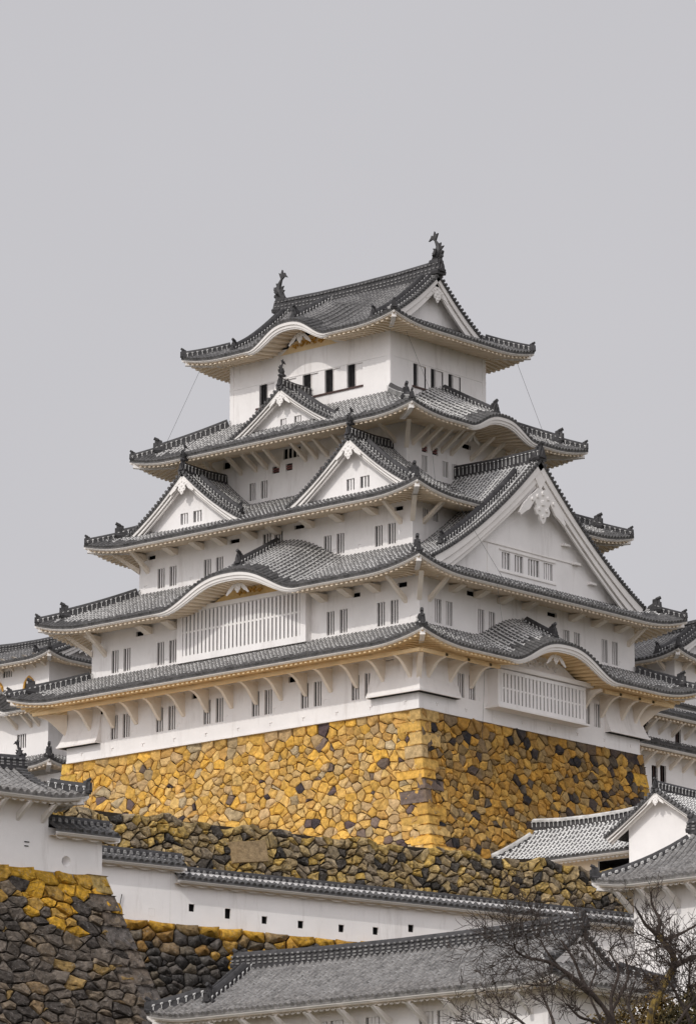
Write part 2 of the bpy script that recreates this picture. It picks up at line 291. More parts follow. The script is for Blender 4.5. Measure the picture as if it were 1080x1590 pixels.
def skirt(root, E, I, ze, zj, ov, U=.72, Lu=4.6, kara={}, faces='SENW', detail='SE', fade=1., zin=.45, brk=None, onis=True, label=None, mort=None, hips=('SW', 'SE', 'NE', 'NW'), hipcut=None, name='roof', sm=None):
    """hipped skirt roof: E outer eave distances, I distances of the wall it climbs to, ov overhang to wall below."""
    run = {f: E[f]-I[f] for f in 'SENW'}; mb = MB(); zfs = {}
    def mk(f):
        l, r = ADJ[f]; A0, A1 = -E[l], E[r]; i0, i1 = run[l], run[r]; rn = run[f]; ks = kara.get(f, ())
        def zf(a, r_):
            s = r_/rn; z = ze+(zj-ze)*(.82*s+.18*s*s)
            up = U*(np.clip(1-(a-A0-s*i0)/Lu, 0, 1)**2+np.clip(1-(A1-a-s*i1)/Lu, 0, 1)**2)*np.clip(1-s, 0, 1)
            z = z+up
            for c, hw, H in ks: z = z+H*bell((a-c)/hw)
            return z
        def rmax(a): return rn*max(0, min(1, (a-A0)/i0, (A1-a)/i1))
        return zf, rmax, A0, A1, rn, ks
    for f in faces:
        fr = FR[f]; zf, rmax, A0, A1, rn, ks = mk(f); zfs[f] = zf
        P = lambda a, r_, h, fr=fr, zf=zf, E_=E[f]: fr.L(a, E_-r_, zf(a, r_)+h)
        tile_slope(mb, P, A0, A1, rmax, detail=f in detail)
    ro = mb.build(name, [TILE, mort or MORT, PAN], root, label=label)
    for f in faces:
        fr = FR[f]; zf, rmax, A0, A1, rn, ks = mk(f); o_ = ov[f] if isinstance(ov, dict) else ov; lo, ro_ = [ (ov[x] if isinstance(ov, dict) else ov) for x in ADJ[f]]
        def soff(a, r_, A0=A0, A1=A1, ks=ks, o_=o_):
            base = ze-.30+zin*np.clip(r_/o_, 0, 1)
            up = U*(np.clip(1-(a-A0-r_)/Lu, 0, 1)**2+np.clip(1-(A1-a-r_)/Lu, 0, 1)**2)*np.clip(1-r_/o_, 0, 1)
            for c, hw, H in ks: up = up+H*bell((a-c)/hw)-zin*np.clip(r_/o_, 0, 1)*bell((a-c)/hw)
            kd = 0
            for c, hw, H in ks: kd = kd+.2*np.clip(1.4*bell((a-c)/(hw*1.1)), 0, 1)
            return base+up-kd
        eaves(ro, fr, A0, A1, E[f], lambda a, zf=zf: zf(a, 0*a), soff, o_, ks, m=sm)
    # hips
    for hp in hips:
        sy, sx = hp; f1, f2 = hp
        ey, ex, iy, ix = E[f1], E[f2], I[f1], I[f2]; gy = -1 if f1 == 'S' else 1; gx = -1 if f2 == 'W' else 1
        s = np.linspace(0, 1, 14); X = gx*(ex+(ix-ex)*s); Y = gy*(ey+(iy-ey)*s); Z = ze+(zj-ze)*(.82*s+.18*s*s)+U*(1-s)
        PP = np.stack([X, Y, Z], 1); sp = .27; hc = (hipcut or {}).get(hp, 1.)
        i0 = sp; q = lambda t: np.array([np.interp(t, s, PP[:, k]) for k in range(3)])
        d = np.array([gx*(ex-ix), gy*(ey-iy), 0]); d /= np.linalg.norm(d)
        ridge(ro, [q(t) for t in np.linspace(i0, hc, 8)], .42, .18, 'hip_ridge')
        low = [q(t)+[0, 0, 0] for t in np.linspace(.03, i0, 5)]; ridge(ro, low, .26, .16, 'hip_ridge')
        if onis:
            oni(ro, q(i0)+[0, 0, .05], d, .92); oni(ro, q(.02)+[0, 0, .02], d, .60)
        m2 = MB(); c = q(0)-[0, 0, .42]; sweep(m2, [c-d*.25, c-d*1.1-[0, 0, .1], c-d*min(3.2, 1.4*min(ex-ix, ey-iy))-[0, 0, .05]], [(-.16, -.14), (.16, -.14), (.16, .14), (-.16, .14)], 0)
        m2.build('hip_rafter', TRIM, ro)
    return ro, zfs, mk

# ------------------------------------------------------------ walls and windows
def wall_face(mb, fr, a0, a1, o, z0, z1, holes=(), dep=.4):
    xs = sorted({a0, a1, *[h[0] for h in holes], *[h[1] for h in holes]}); zs = sorted({z0, z1, *[h[2] for h in holes], *[h[3] for h in holes]})
    xs = [x for x in xs if a0 <= x <= a1]; zs = [z for z in zs if z0 <= z <= z1]
    for i in range(len(xs)-1):
        for j in range(len(zs)-1):
            cx, cz = (xs[i]+xs[i+1])/2, (zs[j]+zs[j+1])/2
            if any(h[0] < cx < h[1] and h[2] < cz < h[3] for h in holes): continue
            mb.add([fr.L(xs[i], o, zs[j]), fr.L(xs[i+1], o, zs[j]), fr.L(xs[i+1], o, zs[j+1]), fr.L(xs[i], o, zs[j+1])], [(0, 1, 2, 3)])
def window(parent, fr, h, o, bars=2, dep=.55, bw=.045, horiz=False, name='window', bmat=None, frame=False):
    a0, a1, z0, z1 = h; L = fr.L; mb = MB()
    q = lambda o_: [L(a0, o_, z0), L(a1, o_, z0), L(a1, o_, z1), L(a0, o_, z1)]
    jd = min(.17, dep); f, b = q(o), q(o-jd); sd = [(0, 1, 5, 4), (1, 2, 6, 5), (2, 3, 7, 6), (3, 0, 4, 7)]; mb.add(f+b, sd, 0)
    if dep > jd: c_ = q(o-dep); mb.add(b+c_, sd, 1); mb.add(c_, [(0, 1, 2, 3)], 1)
    else: mb.add(b, [(0, 1, 2, 3)], 1)
    if frame:
        t = .09
        for (x0, x1, y0, y1) in ((a0-t, a0, z0-t, z1+t), (a1, a1+t, z0-t, z1+t), (a0, a1, z1, z1+t), (a0, a1, z0-t, z0)): mb.box(fr, x0, x1, o-.02, o+.035, y0, y1, 0)
    wo_ = mb.build(name, [PLA, DARK], parent)
    if bars:
        mb = MB()
        for k in range(bars):
            if horiz: c = z0+(z1-z0)*(k+1)/(bars+1); mb.box(fr, a0, a1, o-.2, o-.06, c-bw, c+bw)
            else: c = a0+(a1-a0)*(k+1)/(bars+1); mb.box(fr, c-bw, c+bw, o-.15, o-.07, z0, z1)
        mb.build('window_bars', bmat or PLA, wo_)
    return wo_
def lattice(parent, fr, a0, a1, o, z0, z1, nb, base_o, sill=.3, frw=.3, name='lattice_window', side='', rail=(.52,)):
    """projecting bay with a long barred window"""
    mb = MB(); mb.box(fr, a0, a1, base_o, o-.26, z0, z1, 1)
    mb.box(fr, a0-frw, a0, base_o, o, z0-sill, z1+.25); mb.box(fr, a1, a1+frw, base_o, o, z0-sill, z1+.25)
    mb.box(fr, a0, a1, base_o, o, z0-sill, z0); mb.box(fr, a0, a1, base_o, o+.02, z1, z1+.25)
    w_ = mb.build(name, [PLA, DARK], parent)
    mb = MB(); p_ = (a1-a0)/nb
    for k in range(nb): c = a0+(k+.5)*p_; mb.box(fr, c-p_*.33, c+p_*.33, o-.10, o-.02, z0, z1)
    for r_ in rail: zc = z0+(z1-z0)*r_; mb.box(fr, a0, a1, o-.12, o-.04, zc-.06, zc+.06)
    mb.build('window_bars', PLA, w_); return w_

def band(mb, fr, pts, o0, o1, up, dn, mi=0):
    """board following a curve (a,z) in the wall plane"""
    P = np.array(pts, float); T = np.gradient(P, axis=0); T /= np.linalg.norm(T, axis=1)[:, None]; Nn = np.stack([-T[:, 1], T[:, 0]], 1); Nn *= np.sign(Nn[:, 1:2]+1e-9)
    up = np.broadcast_to(up, len(P))[:, None]; dn = np.broadcast_to(dn, len(P))[:, None]
    t, b = P+Nn*up, P-Nn*dn
    G = np.stack([fr.L(t[:, 0], o0, t[:, 1]), fr.L(t[:, 0], o1, t[:, 1]), fr.L(b[:, 0], o1, b[:, 1]), fr.L(b[:, 0], o0, b[:, 1])], 1)
    mb.grid(G, mi, True); mb.add(G[0], [(0, 1, 2, 3)], mi); mb.add(G[-1], [(0, 1, 2, 3)], mi)
GEG = [(0, .25), (.32, .3), (.62, .05), (.95, -.12), (1.5, -.45), (1.9, -.82), (1.75, -.9), (1.35, -.72), (1.05, -.62), (.78, -.58), (.62, -.38), (.5, -.62), (.6, -.85), (.48, -1.08), (.28, -1.12), (.2, -1.38), (0, -1.55)]
def gegyo(parent, fr, c, z, o, s, wing=1.0, name='gable_pendant'):
    mb = MB(); h = [(x*(wing if x > .9 else 1), y*(1 if x < .9 else wing*1.5)) for x, y in GEG]; pts = h+[(-x, y) for x, y in h[::-1][1:-1]]
    mb.prism([fr.L(c+x*s, o, z+y*s) for x, y in pts], [fr.L(c+x*s, o+.12*s, z+y*s) for x, y in pts])
    for (x, y, r) in ((0, -.45, .22), (0, .05, .16), (.3, -.8, .15), (-.3, -.8, .15), (.42, -.15, .15), (-.42, -.15, .15), (0, -1.15, .14), (.85, -.36, .13), (-.85, -.36, .13)):
        q = fr.L(c+x*s, o+.12*s, z+y*s); ring = [(c+x*s+r*s*math.cos(t), z+y*s+r*s*math.sin(t)) for t in np.linspace(0, 2*math.pi, 9)[:-1]]
        mb.prism([fr.L(a, o+.1*s, b) for a, b in ring], [fr.L(c+x*s+(a-c-x*s)*.6, o+.19*s, z+y*s+(b-z-y*s)*.6) for a, b in ring])
    return mb.build(name, TRIM, parent)

def gable(root, fr, c, of, zr, hw, H, depth, ext=1.0, bw=.5, wallin=.9, cc=1.3, windows=(), geg=1., rh=.55, orn='shachi', kd=1.0, label=None, wallbase=None, wins_o=None, kudari=True, name='gable', gz=.55, mort=None, detail=True, back=None):
    """gable roof running back from its front plane 'of' (outward distance); ridge at c"""
    prof = lambda t: zr-H*(cc*t-(cc-1)*t*t)
    mb = MB(); L_ = hw*ext
    # arc length parametrisation from foot upward
    for sg in (-1, 1):
        def P(a, r, h, sg=sg):        # a = outward coordinate; r = horizontal distance from foot toward ridge
            t = (L_-r)/hw; sl = H*(cc-2*(cc-1)*t)/hw; nn = np.sqrt(1+sl*sl)
            return fr.L(c+sg*(L_-r)+sg*h*sl/nn, a, prof(t)+h/nn)
        tl_ = .34/math.sqrt(1+(H/hw)**2)
        if back:
            tile_slope(mb, P, back[0], of-.45, lambda a: L_, detail=detail, discs=False, lip=False, tl=tl_)
            def P2(a, r, h, P=P): return P(a, r+L_-back[1], h)
            tile_slope(mb, P2, of-depth, back[0]-.001, lambda a: back[1], detail=detail, discs=False, lip=False, tl=tl_)
        else: tile_slope(mb, P, of-depth, of-.45, lambda a: L_, detail=detail, discs=False, lip=False, tl=tl_)
        # verge: short outward-facing tiles
        sl = math.sqrt(1+(H/hw)**2); nb = int(L_*sl/.31)
        for k in range(nb):
            t = (k+.5)/nb*ext; a = c+sg*t*hw; z = prof(t); s_ = H*(cc-2*(cc-1)*t)/hw; n_ = math.sqrt(1+s_*s_); nv = (sg*s_/n_, 1/n_)
            b0 = fr.L(a+nv[0]*.07, of-.55, z+nv[1]*.07); b1 = fr.L(a+nv[0]*.07, of+.10, z+nv[1]*.07); sweep(mb, [b0, b1], circ(.105, 7), 0)
            if detail: b2 = b0+(b1-b0)*.55; sweep(mb, [b2, b2+(b1-b0)*.12], circ(.125, 6), 1)
        pts = [(c+sg*t*hw, prof(t)) for t in np.linspace(0, ext, 16)]
        band(mb, fr, pts, of-.6, of+.03, .06, .1, 0)
    g = mb.build(name+'_roof', [TILE, mort or MORT, PAN], root, label=label)
    mb = MB()
    for sg in (-1, 1):
        pts = [(c+sg*t*hw, prof(t)-.02) for t in np.linspace(0, ext*.985, 18)]; tt = np.linspace(0, 1, 18)
        wv = bw*(1.05-.25*np.sin(tt*math.pi)+.15*tt)
        band(mb, fr, pts, of-.18, of-.04, -.08, wv*.55, 0); band(mb, fr, pts, of-.30, of-.15, -.08-wv*.52, wv, 0)
        band(mb, fr, pts, of-.42, of-.28, -.08-wv*.98, wv*1.3, 0)
        pts2 = [(c+sg*t*hw, prof(t)-.1) for t in np.linspace(0, ext, 18)]; band(mb, fr, pts2, of-wallin-.1, of-.3, 0, .12, 0)   # underside of the overhang
    s_ = H*cc/hw*.93; k_ = bw*1.15; pk = [(0, -.05), (k_*.8, -.05-k_*.8*s_), (0, -.1-k_*(.9+s_)), (-k_*.8, -.05-k_*.8*s_)]; mb.prism([fr.L(c+x, of-.40, zr+z) for x, z in pk], [fr.L(c+x, of-.07, zr+z) for x, z in pk])
    mb.build('bargeboard', TRIM, g)
    zb = wallbase if wallbase is not None else zr-H-.3; ow = of-wallin
    ts = np.linspace(-1, 1, 25); mb = MB(); top = [(c+t*hw*.98, max(zb, prof(abs(t))-.16)) for t in ts]
    wl_ = [w_ for w_ in windows]
    xs = sorted({*[p[0] for p in top], *[w_[0] for w_ in wl_], *[w_[1] for w_ in wl_]}); zt = lambda x: max(zb, prof(abs(x-c)/hw)-.16)
    for x0, x1 in zip(xs[:-1], xs[1:]):
        hit = [w_ for w_ in wl_ if w_[0] < (x0+x1)/2 < w_[1]]
        if hit:
            w_ = hit[0]; mb.add([fr.L(x0, ow, zb), fr.L(x1, ow, zb), fr.L(x1, ow, w_[2]), fr.L(x0, ow, w_[2])], [(0, 1, 2, 3)])
            mb.add([fr.L(x0, ow, w_[3]), fr.L(x1, ow, w_[3]), fr.L(x1, ow, zt(x1)), fr.L(x0, ow, zt(x0))], [(0, 1, 2, 3)])
        else: mb.add([fr.L(x0, ow, zb), fr.L(x1, ow, zb), fr.L(x1, ow, zt(x1)), fr.L(x0, ow, zt(x0))], [(0, 1, 2, 3)])
    gw = mb.build('gable_wall', PLA, root)
    for w_ in wl_: window(gw, fr, w_, ow, 2 if w_[1]-w_[0] < .9 else 3, bw=.07)
    if geg: gegyo(g, fr, c, zr-bw*1.15-gz*geg*.3, of-.05, geg*.62)
    ridge(g, [fr.L(c, of-depth, zr+.0), fr.L(c, of-depth*.5, zr-.06), fr.L(c, of-.1, zr+.06)], rh, .24, 'ridge')
    tip = fr.L(c, of-.05, zr+.05); oni(g, tip, fr.out, 1.05*rh/.55*.9)
    if orn == 'shachi': shachi(g, fr.L(c, of-.25, zr+rh+.42), -fr.out, .52)
    if kudari:
        for sg in (-1, 1):
            off = -1.15
            pts = [fr.L(c+sg*t*hw, of+off, prof(t)+.03) for t in np.linspace(.1, .80*min(ext, 1.05), 9)]
            ridge(g, pts, .40*kd, .18, 'descending_ridge'); e = pts[-1]; oni(g, e, fr.ax*sg, .85*kd)
    return g, gw

def struts(parent, fr, As, o0, o1, zt, drop, th=.13, style='diag', name='bracket', zo=0, m=None):
    """plastered eave brackets; one mesh copied for each place"""
    for a in As:
        mb = MB()
        if style == 'arm': pr = [(0, 0), (o1-o0, 0), (o1-o0, -.18), (o1-o0-.5, -.30), (o1-o0-.85, -.52), (.10, -drop), (0, -drop)]
        elif style == 'low': pr = [(0, 0), (o1-o0, 0), (o1-o0, -.1), (.25, -drop), (0, -drop)]
        else: pr = [(0, -drop), (0, -drop+.36), (o1-o0-.05, 0), (o1-o0+.28, 0)] ; 
        mb.prism([fr.L(a-th, o0+x, zt+z+(zo*x)) for x, z in pr], [fr.L(a+th, o0+x, zt+z+(zo*x)) for x, z in pr])
        mb.build(name, m or BRK, parent)

def irimoya(root, X0, X1, Y0, Y1, ze, zr, hip=2.3, vin=.9, ov=2.0, U=.6, Lu=4., kara={}, detail='SE', lin=.55, rh=.75, fish=1., bw=.55, geg=1., axis='X', gwin=(), mort=None, soffin=.3, onis=True, hipS=.95, gfaces='EW', kud=True, label=None, name='roof', wave=0, hipr=True, white=False, rst='dash', tile=None):
    """irimoya roof, ridge along local X. eaves at X0,X1,Y0,Y1"""
    cy = (Y0+Y1)/2; hy = (Y1-Y0)/2; H = zr-ze; E = {'S': -Y0, 'N': Y1, 'E': X1, 'W': -X0}
    zp = lambda r: ze+H*(lin*(r/hy)+(1-lin)*(r/hy)**2)
    def mk(f):
        l, r = ADJ[f]; A0, A1 = -E[l], E[r]; ks = kara.get(f, ())
        def zf(a, r_):
            up = U*(np.clip(1-(a-A0-np.minimum(r_, hip))/Lu, 0, 1)**2+np.clip(1-(A1-a-np.minimum(r_, hip))/Lu, 0, 1)**2)*np.clip(1-r_/(hip+1.2), 0, 1)
            z = zp(r_)+up
            for c, hw, H_ in ks: z = z+H_*bell((a-c)/hw)*np.clip((1-r_/hy)*2.2, 0, 1)
            return z
        if f in 'SN':
            def rmax(a): e = min(a-A0, A1-a); return e if e < hip else hy
        else:
            def rmax(a): return max(0, min(a-A0, A1-a, hip+vin+.3))
        return zf, rmax, A0, A1, ks
    mb = MB()
    for f in 'SENW':
        fr = FR[f]; zf, rmax, A0, A1, ks = mk(f)
        P = lambda a, r_, h, fr=fr, zf=zf, E_=E[f]: fr.L(a, E_-r_, zf(a, r_)+h)
        if f in 'SN':
            n = int((A1-A0-2*hip)/PIT); n1 = max(2, int(hip/PIT))
            tile_slope(mb, P, A0+hip+.001, A1-hip-.001, lambda a: hy, detail=f in detail)
            tile_slope(mb, P, A0, A0+hip, lambda a: min(hip, a-A0), detail=f in detail); tile_slope(mb, P, A1-hip, A1, lambda a: min(hip, A1-a), detail=f in detail)
        else: tile_slope(mb, P, A0, A1, rmax, detail=f in detail)
    ro = mb.build(name, [tile or TILE, mort or MORG, PAN], root, label=label)
    for f in 'SENW':
        fr = FR[f]; zf, rmax, A0, A1, ks = mk(f)
        def soff(a, r_, A0=A0, A1=A1, ks=ks):
            up = U*(np.clip(1-(a-A0-r_)/Lu, 0, 1)**2+np.clip(1-(A1-a-r_)/Lu, 0, 1)**2)*np.clip(1-r_/ov, 0, 1)
            for c, hw, H_ in ks: up = up+H_*bell((a-c)/hw)-.18*np.clip(1.4*bell((a-c)/(hw*1.1)), 0, 1)
            return ze-.30+soffin*np.clip(r_/ov, 0, 1)+up
        eaves(ro, fr, A0, A1, E[f], lambda a, zf=zf: zf(a, 0*a), soff, ov, ks, wave=wave)
    # gables at the two ends
    for f in gfaces:
        fr = FR[f]; xv = E[f]-hip; sgn = 1 if f == 'E' else -1
        for sg in (-1, 1):
            pass
        mb = MB(); r_ = np.linspace(hip+.0, hy, 14)
        for sg in (-1, 1):
            pts = [(cy+sg*(hy-r), zp(r)) for r in r_][::-1]
            nb = int(sum(math.dist(p, q) for p, q in zip(pts[:-1], pts[1:]))/.31)
            PP = resamp([(x, 0, z) for x, z in pts], .31)
            for x, _, z in PP: sweep(mb, [fr.L(x, xv-.5, z+.09), fr.L(x, xv+.12, z+.09)], circ(.105, 7), 0)
            band(mb, fr, pts, xv-.5, xv+.03, .05, .1, 0)
        mb.build('verge', TILE, ro)
        mb = MB()
        for sg in (-1, 1):
            pts = [(cy+sg*(hy-r), zp(r)-.04) for r in np.linspace(hip-.2, hy, 14)][::-1]; k = np.linspace(0, 1, len(pts)); wv = bw*(1+.3*k)
            band(mb, fr, pts, xv-.18, xv-.05, -.06, wv*.5, 0); band(mb, fr, pts, xv-.32, xv-.16, -.06-wv*.48, wv, 0)
            band(mb, fr, pts, xv-vin, xv-.3, -.1, .2, 0)
        mb.build('bargeboard', TRIM, ro)
        mb = MB(); zb = zp(hip+vin)-.15; xs = np.linspace(-(hy-hip), hy-hip, 17); L = fr.L
        for x0, x1 in zip(xs[:-1], xs[1:]):
            t0, t1 = [max(zb, zp(hy-abs(x))-.12) for x in (x0, x1)]
            mb.add([L(cy+x0, xv-vin, zb), L(cy+x1, xv-vin, zb), L(cy+x1, xv-vin, t1), L(cy+x0, xv-vin, t0)], [(0, 1, 2, 3)])
        for x in np.arange(-2.0, 2.1, 1.0): 
            if abs(x) < hy-hip-1.5: mb.box(fr, cy+x-.02, cy+x+.02, xv-vin, xv-vin+.012, zb, zp(hy-abs(x))-.5)
        gw = mb.build('gable_wall', PLA, ro)
        if geg: gegyo(ro, fr, cy, zr-bw*1.3-.1, xv-.2, .55*geg)
    xa, xb = X0+hip, X1-hip
    ridge(ro, [(xa-.1, cy, zr+.1), (xa+(xb-xa)*.25, cy, zr-.06), ((xa+xb)/2, cy, zr-.1), (xa+(xb-xa)*.75, cy, zr-.06), (xb+.1, cy, zr+.1)], rh, .28 if rh > .6 else .24, 'ridge', mats=[RIDG, MORT if white else MORG], style=rst, white=white)
    for x, s in ((xa, -1), (xb, 1)):
        oni(ro, (x+s*.08, cy, zr+.1), (s, 0), 1.1*rh/.75)
        if fish: shachi(ro, (x-s*.25, cy, zr+rh+.16*fish), (-s, 0), fish)
        for sy in (-1, 1):
            # descending ridge and hip ridge
            if kud and not (kud == 'W' and s > 0):
                pts = [(x-s*1.0, cy+sy*(hy-r), zp(r)+.03) for r in np.linspace(hip*.75, hy-.35, 9)][::-1]; ridge(ro, pts, .34, .17, 'descending_ridge'); 
                oni(ro, pts[-1], (0, sy), .8)
                pts = [(x-s*.42, cy+sy*(hy-r), zp(r)+.03) for r in np.linspace(hip, hy-.35, 9)][::-1]; ridge(ro, pts, .2, .12, 'descending_ridge')
            e = X1 if s > 0 else X0
            def hp(r): return np.array([e-s*r, cy+sy*(hy-r), zp(r)+U*max(0, 1-r/(hip+1.2))])
            ridge(ro, [hp(r) for r in np.linspace(.12*hip, hip*1.05, 6)], .30 if hipr else .12, .15, 'hip_ridge', style='post' if hipr else 'dash', white=white)
            if onis: oni(ro, hp(.02*hip)+[0, 0, .02], (s, sy), .62)
            c = hp(0)-[0, 0, .42]; d = np.array([s, sy, 0])/math.sqrt(2); m2 = MB(); sweep(m2, [c-d*.25, c-d*1.1-[0, 0, .05], c-d*ov*1.3-[0, 0, .02]], [(-.15, -.13), (.15, -.13), (.15, .13), (-.15, .13)]); m2.build('hip_rafter', TRIM, ro)
    return ro

# ------------------------------------------------------------ stones
def clip_poly(poly, nx, ny, d):
    out = []; n = len(poly)
    for i in range(n):
        p, q = poly[i], poly[(i+1) % n]; a, b = p[0]*nx+p[1]*ny-d, q[0]*nx+q[1]*ny-d
        if a <= 0: out.append(p)
        if (a < 0 < b) or (b < 0 < a): t = a/(a-b); out.append((p[0]+(q[0]-p[0])*t, p[1]+(q[1]-p[1])*t))
    return out
def voronoi(L, H, sp, asp=1.25, jit=.38, toprow=0, small=.25, rnd=random, topw=1.0):
    seeds = []; sx, sy = sp*asp, sp
    y0 = toprow
    if toprow:
        x = rnd.uniform(.2, .8)
        while x < L+1: w_ = rnd.uniform(.8, 1.6)*topw; seeds.append((x, toprow*.5, 0)); x += w_
    j = 0; y = y0+sy*.5
    while y < H+sy*.5:
        x = -sx*(.5 if j % 2 else 0)
        while x < L+sx:
            if rnd.random() < .06: x += sx; continue
            seeds.append((x+rnd.uniform(-jit, jit)*sx, y+rnd.uniform(-jit, jit)*sy, rnd.uniform(-.05, .10)*sp*sp))
            if rnd.random() < small: seeds.append((x+sx*.5+rnd.uniform(-.2, .2)*sx, y+sy*.5+rnd.uniform(-.2, .2)*sy, -.13*sp*sp))
            x += sx
        y += sy; j += 1
    S = np.array(seeds); cells = []
    for i, (x, y, w_) in enumerate(seeds):
        if x < -sx or x > L+sx or y > H+sy: continue
        d2 = ((S[:, 0]-x)/asp)**2+(S[:, 1]-y)**2; nb = np.argsort(d2)[1:26]
        P = [(max(0, x-3*sp), max(0, y-3*sp)), (min(L, x+3*sp), max(0, y-3*sp)), (min(L, x+3*sp), min(H, y+3*sp)), (max(0, x-3*sp), min(H, y+3*sp))]
        ok = P[0][0] < P[1][0] and P[0][1] < P[2][1]
        if not ok: continue
        for k in nb:
            X, Y, W = S[k]; nx, ny = (X-x)/asp**2, Y-y
            d = ((X*X-x*x)/asp**2+(Y*Y-y*y)+w_-W)/2
            P = clip_poly(P, nx, ny, d)
            if len(P) < 3: break
        if len(P) >= 3: cells.append(P)
    return cells
def stones(mb, P, L, H, sp, pal, nrm=None, gap=.03, bulge=.07, rough=.35, toprow=0, asp=1.25, seed=1, small=.25, round_=False, mi=0, skip=None, rag=0, topw=1.):
    """P(s,t)->point on the wall. pal(s,t,rnd)->colour"""
    rnd = random.Random(seed)
    for poly in voronoi(L, H, sp, asp, toprow=toprow, small=small, rnd=rnd, topw=topw):
        q = []
        for i in range(len(poly)):
            a, b = poly[i], poly[(i+1) % len(poly)]
            ln = math.dist(a, b)
            if ln < .03: continue
            q.append(a)
            if ln > sp*.45: k = rnd.uniform(-.045, .03)*sp; m_ = ((a[0]+b[0])/2+(b[1]-a[1])/ln*k, (a[1]+b[1])/2-(b[0]-a[0])/ln*k); q.append(m_)
        if len(q) < 3: continue
        A = np.array(q); c = A.mean(0); sz = np.abs(A-c).max()
        if sz < .07: continue
        if skip and skip(c[0], c[1]): continue
        if rag and c[1] < rag and rnd.random() < .25: continue
        ln = np.linalg.norm(A-c, axis=1)[:, None]; dirs = (A-c)/(ln+1e-6)
        g = gap*rnd.uniform(.6, 1.5); r0 = c+dirs*np.maximum(ln-g, .02)
        bev = min(.09 if not round_ else .22*sz+.05, sz*.4)
        r2 = c+dirs*np.maximum(ln-g-bev*np.array([rnd.uniform(.6, 1.4) for _ in q])[:, None], .015)
        h = bulge*rnd.uniform(.3, 1.3)*(min(1, sz/.5)); tx, ty = rnd.uniform(-.12, .12)*rough/.35, rnd.uniform(-.12, .12)*rough/.35
        def W(pt, hh): return P(pt[:, 0], pt[:, 1], hh)
        off = lambda pt, k: k*h+(pt[:, 0]-c[0])*tx+(pt[:, 1]-c[1])*ty+np.array([rnd.uniform(-.02, .02)*rough/.35 for _ in pt])
        n = len(q); V = [W(r0, np.full(n, -.3)), W(r0, off(r0, .15) if not round_ else off(r0, -.3)), W(r2, off(r2, 1))]; fs = []
        rings = 3
        if round_ and sz > .2:
            r3 = c+dirs*np.maximum(ln-g-bev, .02)*.5; V.append(W(r3, off(r3, 1.5))); rings = 4
        cc_ = c[None]; V.append(W(cc_, off(cc_, 1.1 if rings == 3 else 1.65)))
        for k in range(rings-1): fs += [(k*n+i, k*n+(i+1) % n, (k+1)*n+(i+1) % n, (k+1)*n+i) for i in range(n)]
        fs += [((rings-1)*n+i, (rings-1)*n+(i+1) % n, rings*n) for i in range(n)]
        mb.add(np.concatenate(V), fs, mi, pal(c[0], c[1], rnd))
def mixc(rnd, *cs):
    c = rnd.choice(cs); k = rnd.uniform(.82, 1.15); return tuple(min(.9, x*k) for x in c)
YEL = [(.64, .375, .085), (.62, .385, .12), (.58, .335, .075), (.64, .42, .15), (.56, .375, .16), (.52, .30, .09), (.66, .375, .07), (.50, .34, .17), (.58, .35, .10)]
PUR = [(.10, .07, .07), (.14, .10, .095), (.07, .055, .06), (.17, .125, .10)]

# ============================================================ GROUND AND TERRACES (setting)
def poly_slab(name, pts, z0, z1, m, kind='structure'):
    mb = MB(); mb.prism([(x, y, z0) for x, y in pts], [(x, y, z1) for x, y in pts]); return mb.build(name, m, kind=kind)
mb = MB(); n = 60
gx, gy = np.meshgrid(np.linspace(-2500, 2500, n), np.linspace(-2500, 2500, n), indexing='ij')
mb.grid(np.stack([gx, gy, np.full_like(gx, -52.)], 2)); mb.build('ground', SOIL, kind='structure')
hx_, hy_ = np.meshgrid(np.linspace(-110, 125, 120), np.linspace(-150, 120, 130), indexing='ij')
dist = np.hypot(hx_-CAM[0], hy_-CAM[1]); rise = np.clip((dist-118)/(172-118), 0, 1)
hz = -52.4+19.4*rise**1.2*np.clip((150-np.hypot(hx_+10, hy_+20))/35, 0, 1)+.5*np.sin(hx_*.7+hy_*.4)*np.cos(hy_*.55)*rise
mb = MB(); mb.grid(np.stack([hx_, hy_, hz], 2)); mb.build('hillside', SOIL, kind='structure', smooth=True)

# terrace directions
TD = np.array([.2, .98]); TD /= np.linalg.norm(TD); TN = np.array([TD[1], -TD[0]])     # upper terrace edge
TP = un(668, 1318, 2, -12.)[:2]
DD = np.array([.45, .893]); DD /= np.linalg.norm(DD); DN = np.array([DD[1], -DD[0]])   # lower plaster wall
DP = np.array([36.3, -56.1])
BD = np.array([.19, .982]); BD /= np.linalg.norm(BD); BN = np.array([BD[1], -BD[0]])   # left turret
BP = un(74, 1352, 2, -20.4)[:2]
def onl(P0, d, s, nn=None, o=0): q = P0+d*s; return tuple(q+(nn*o if nn is not None else 0))
poly_slab('upper_terrace', [onl(TP, TD, -60, TN, -.6), onl(TP, TD, 75, TN, -.6), (-60, 75), (-60, -75)], -33, -12.15, GRAV)
poly_slab('middle_terrace', [onl(DP, DD, -9, DN, -1.2), onl(DP, DD, 46, DN, -1.2), onl(TP, TD, 40, TN, 3), onl(TP, TD, -45, TN, 3)], -34, -20.6, GRAV)

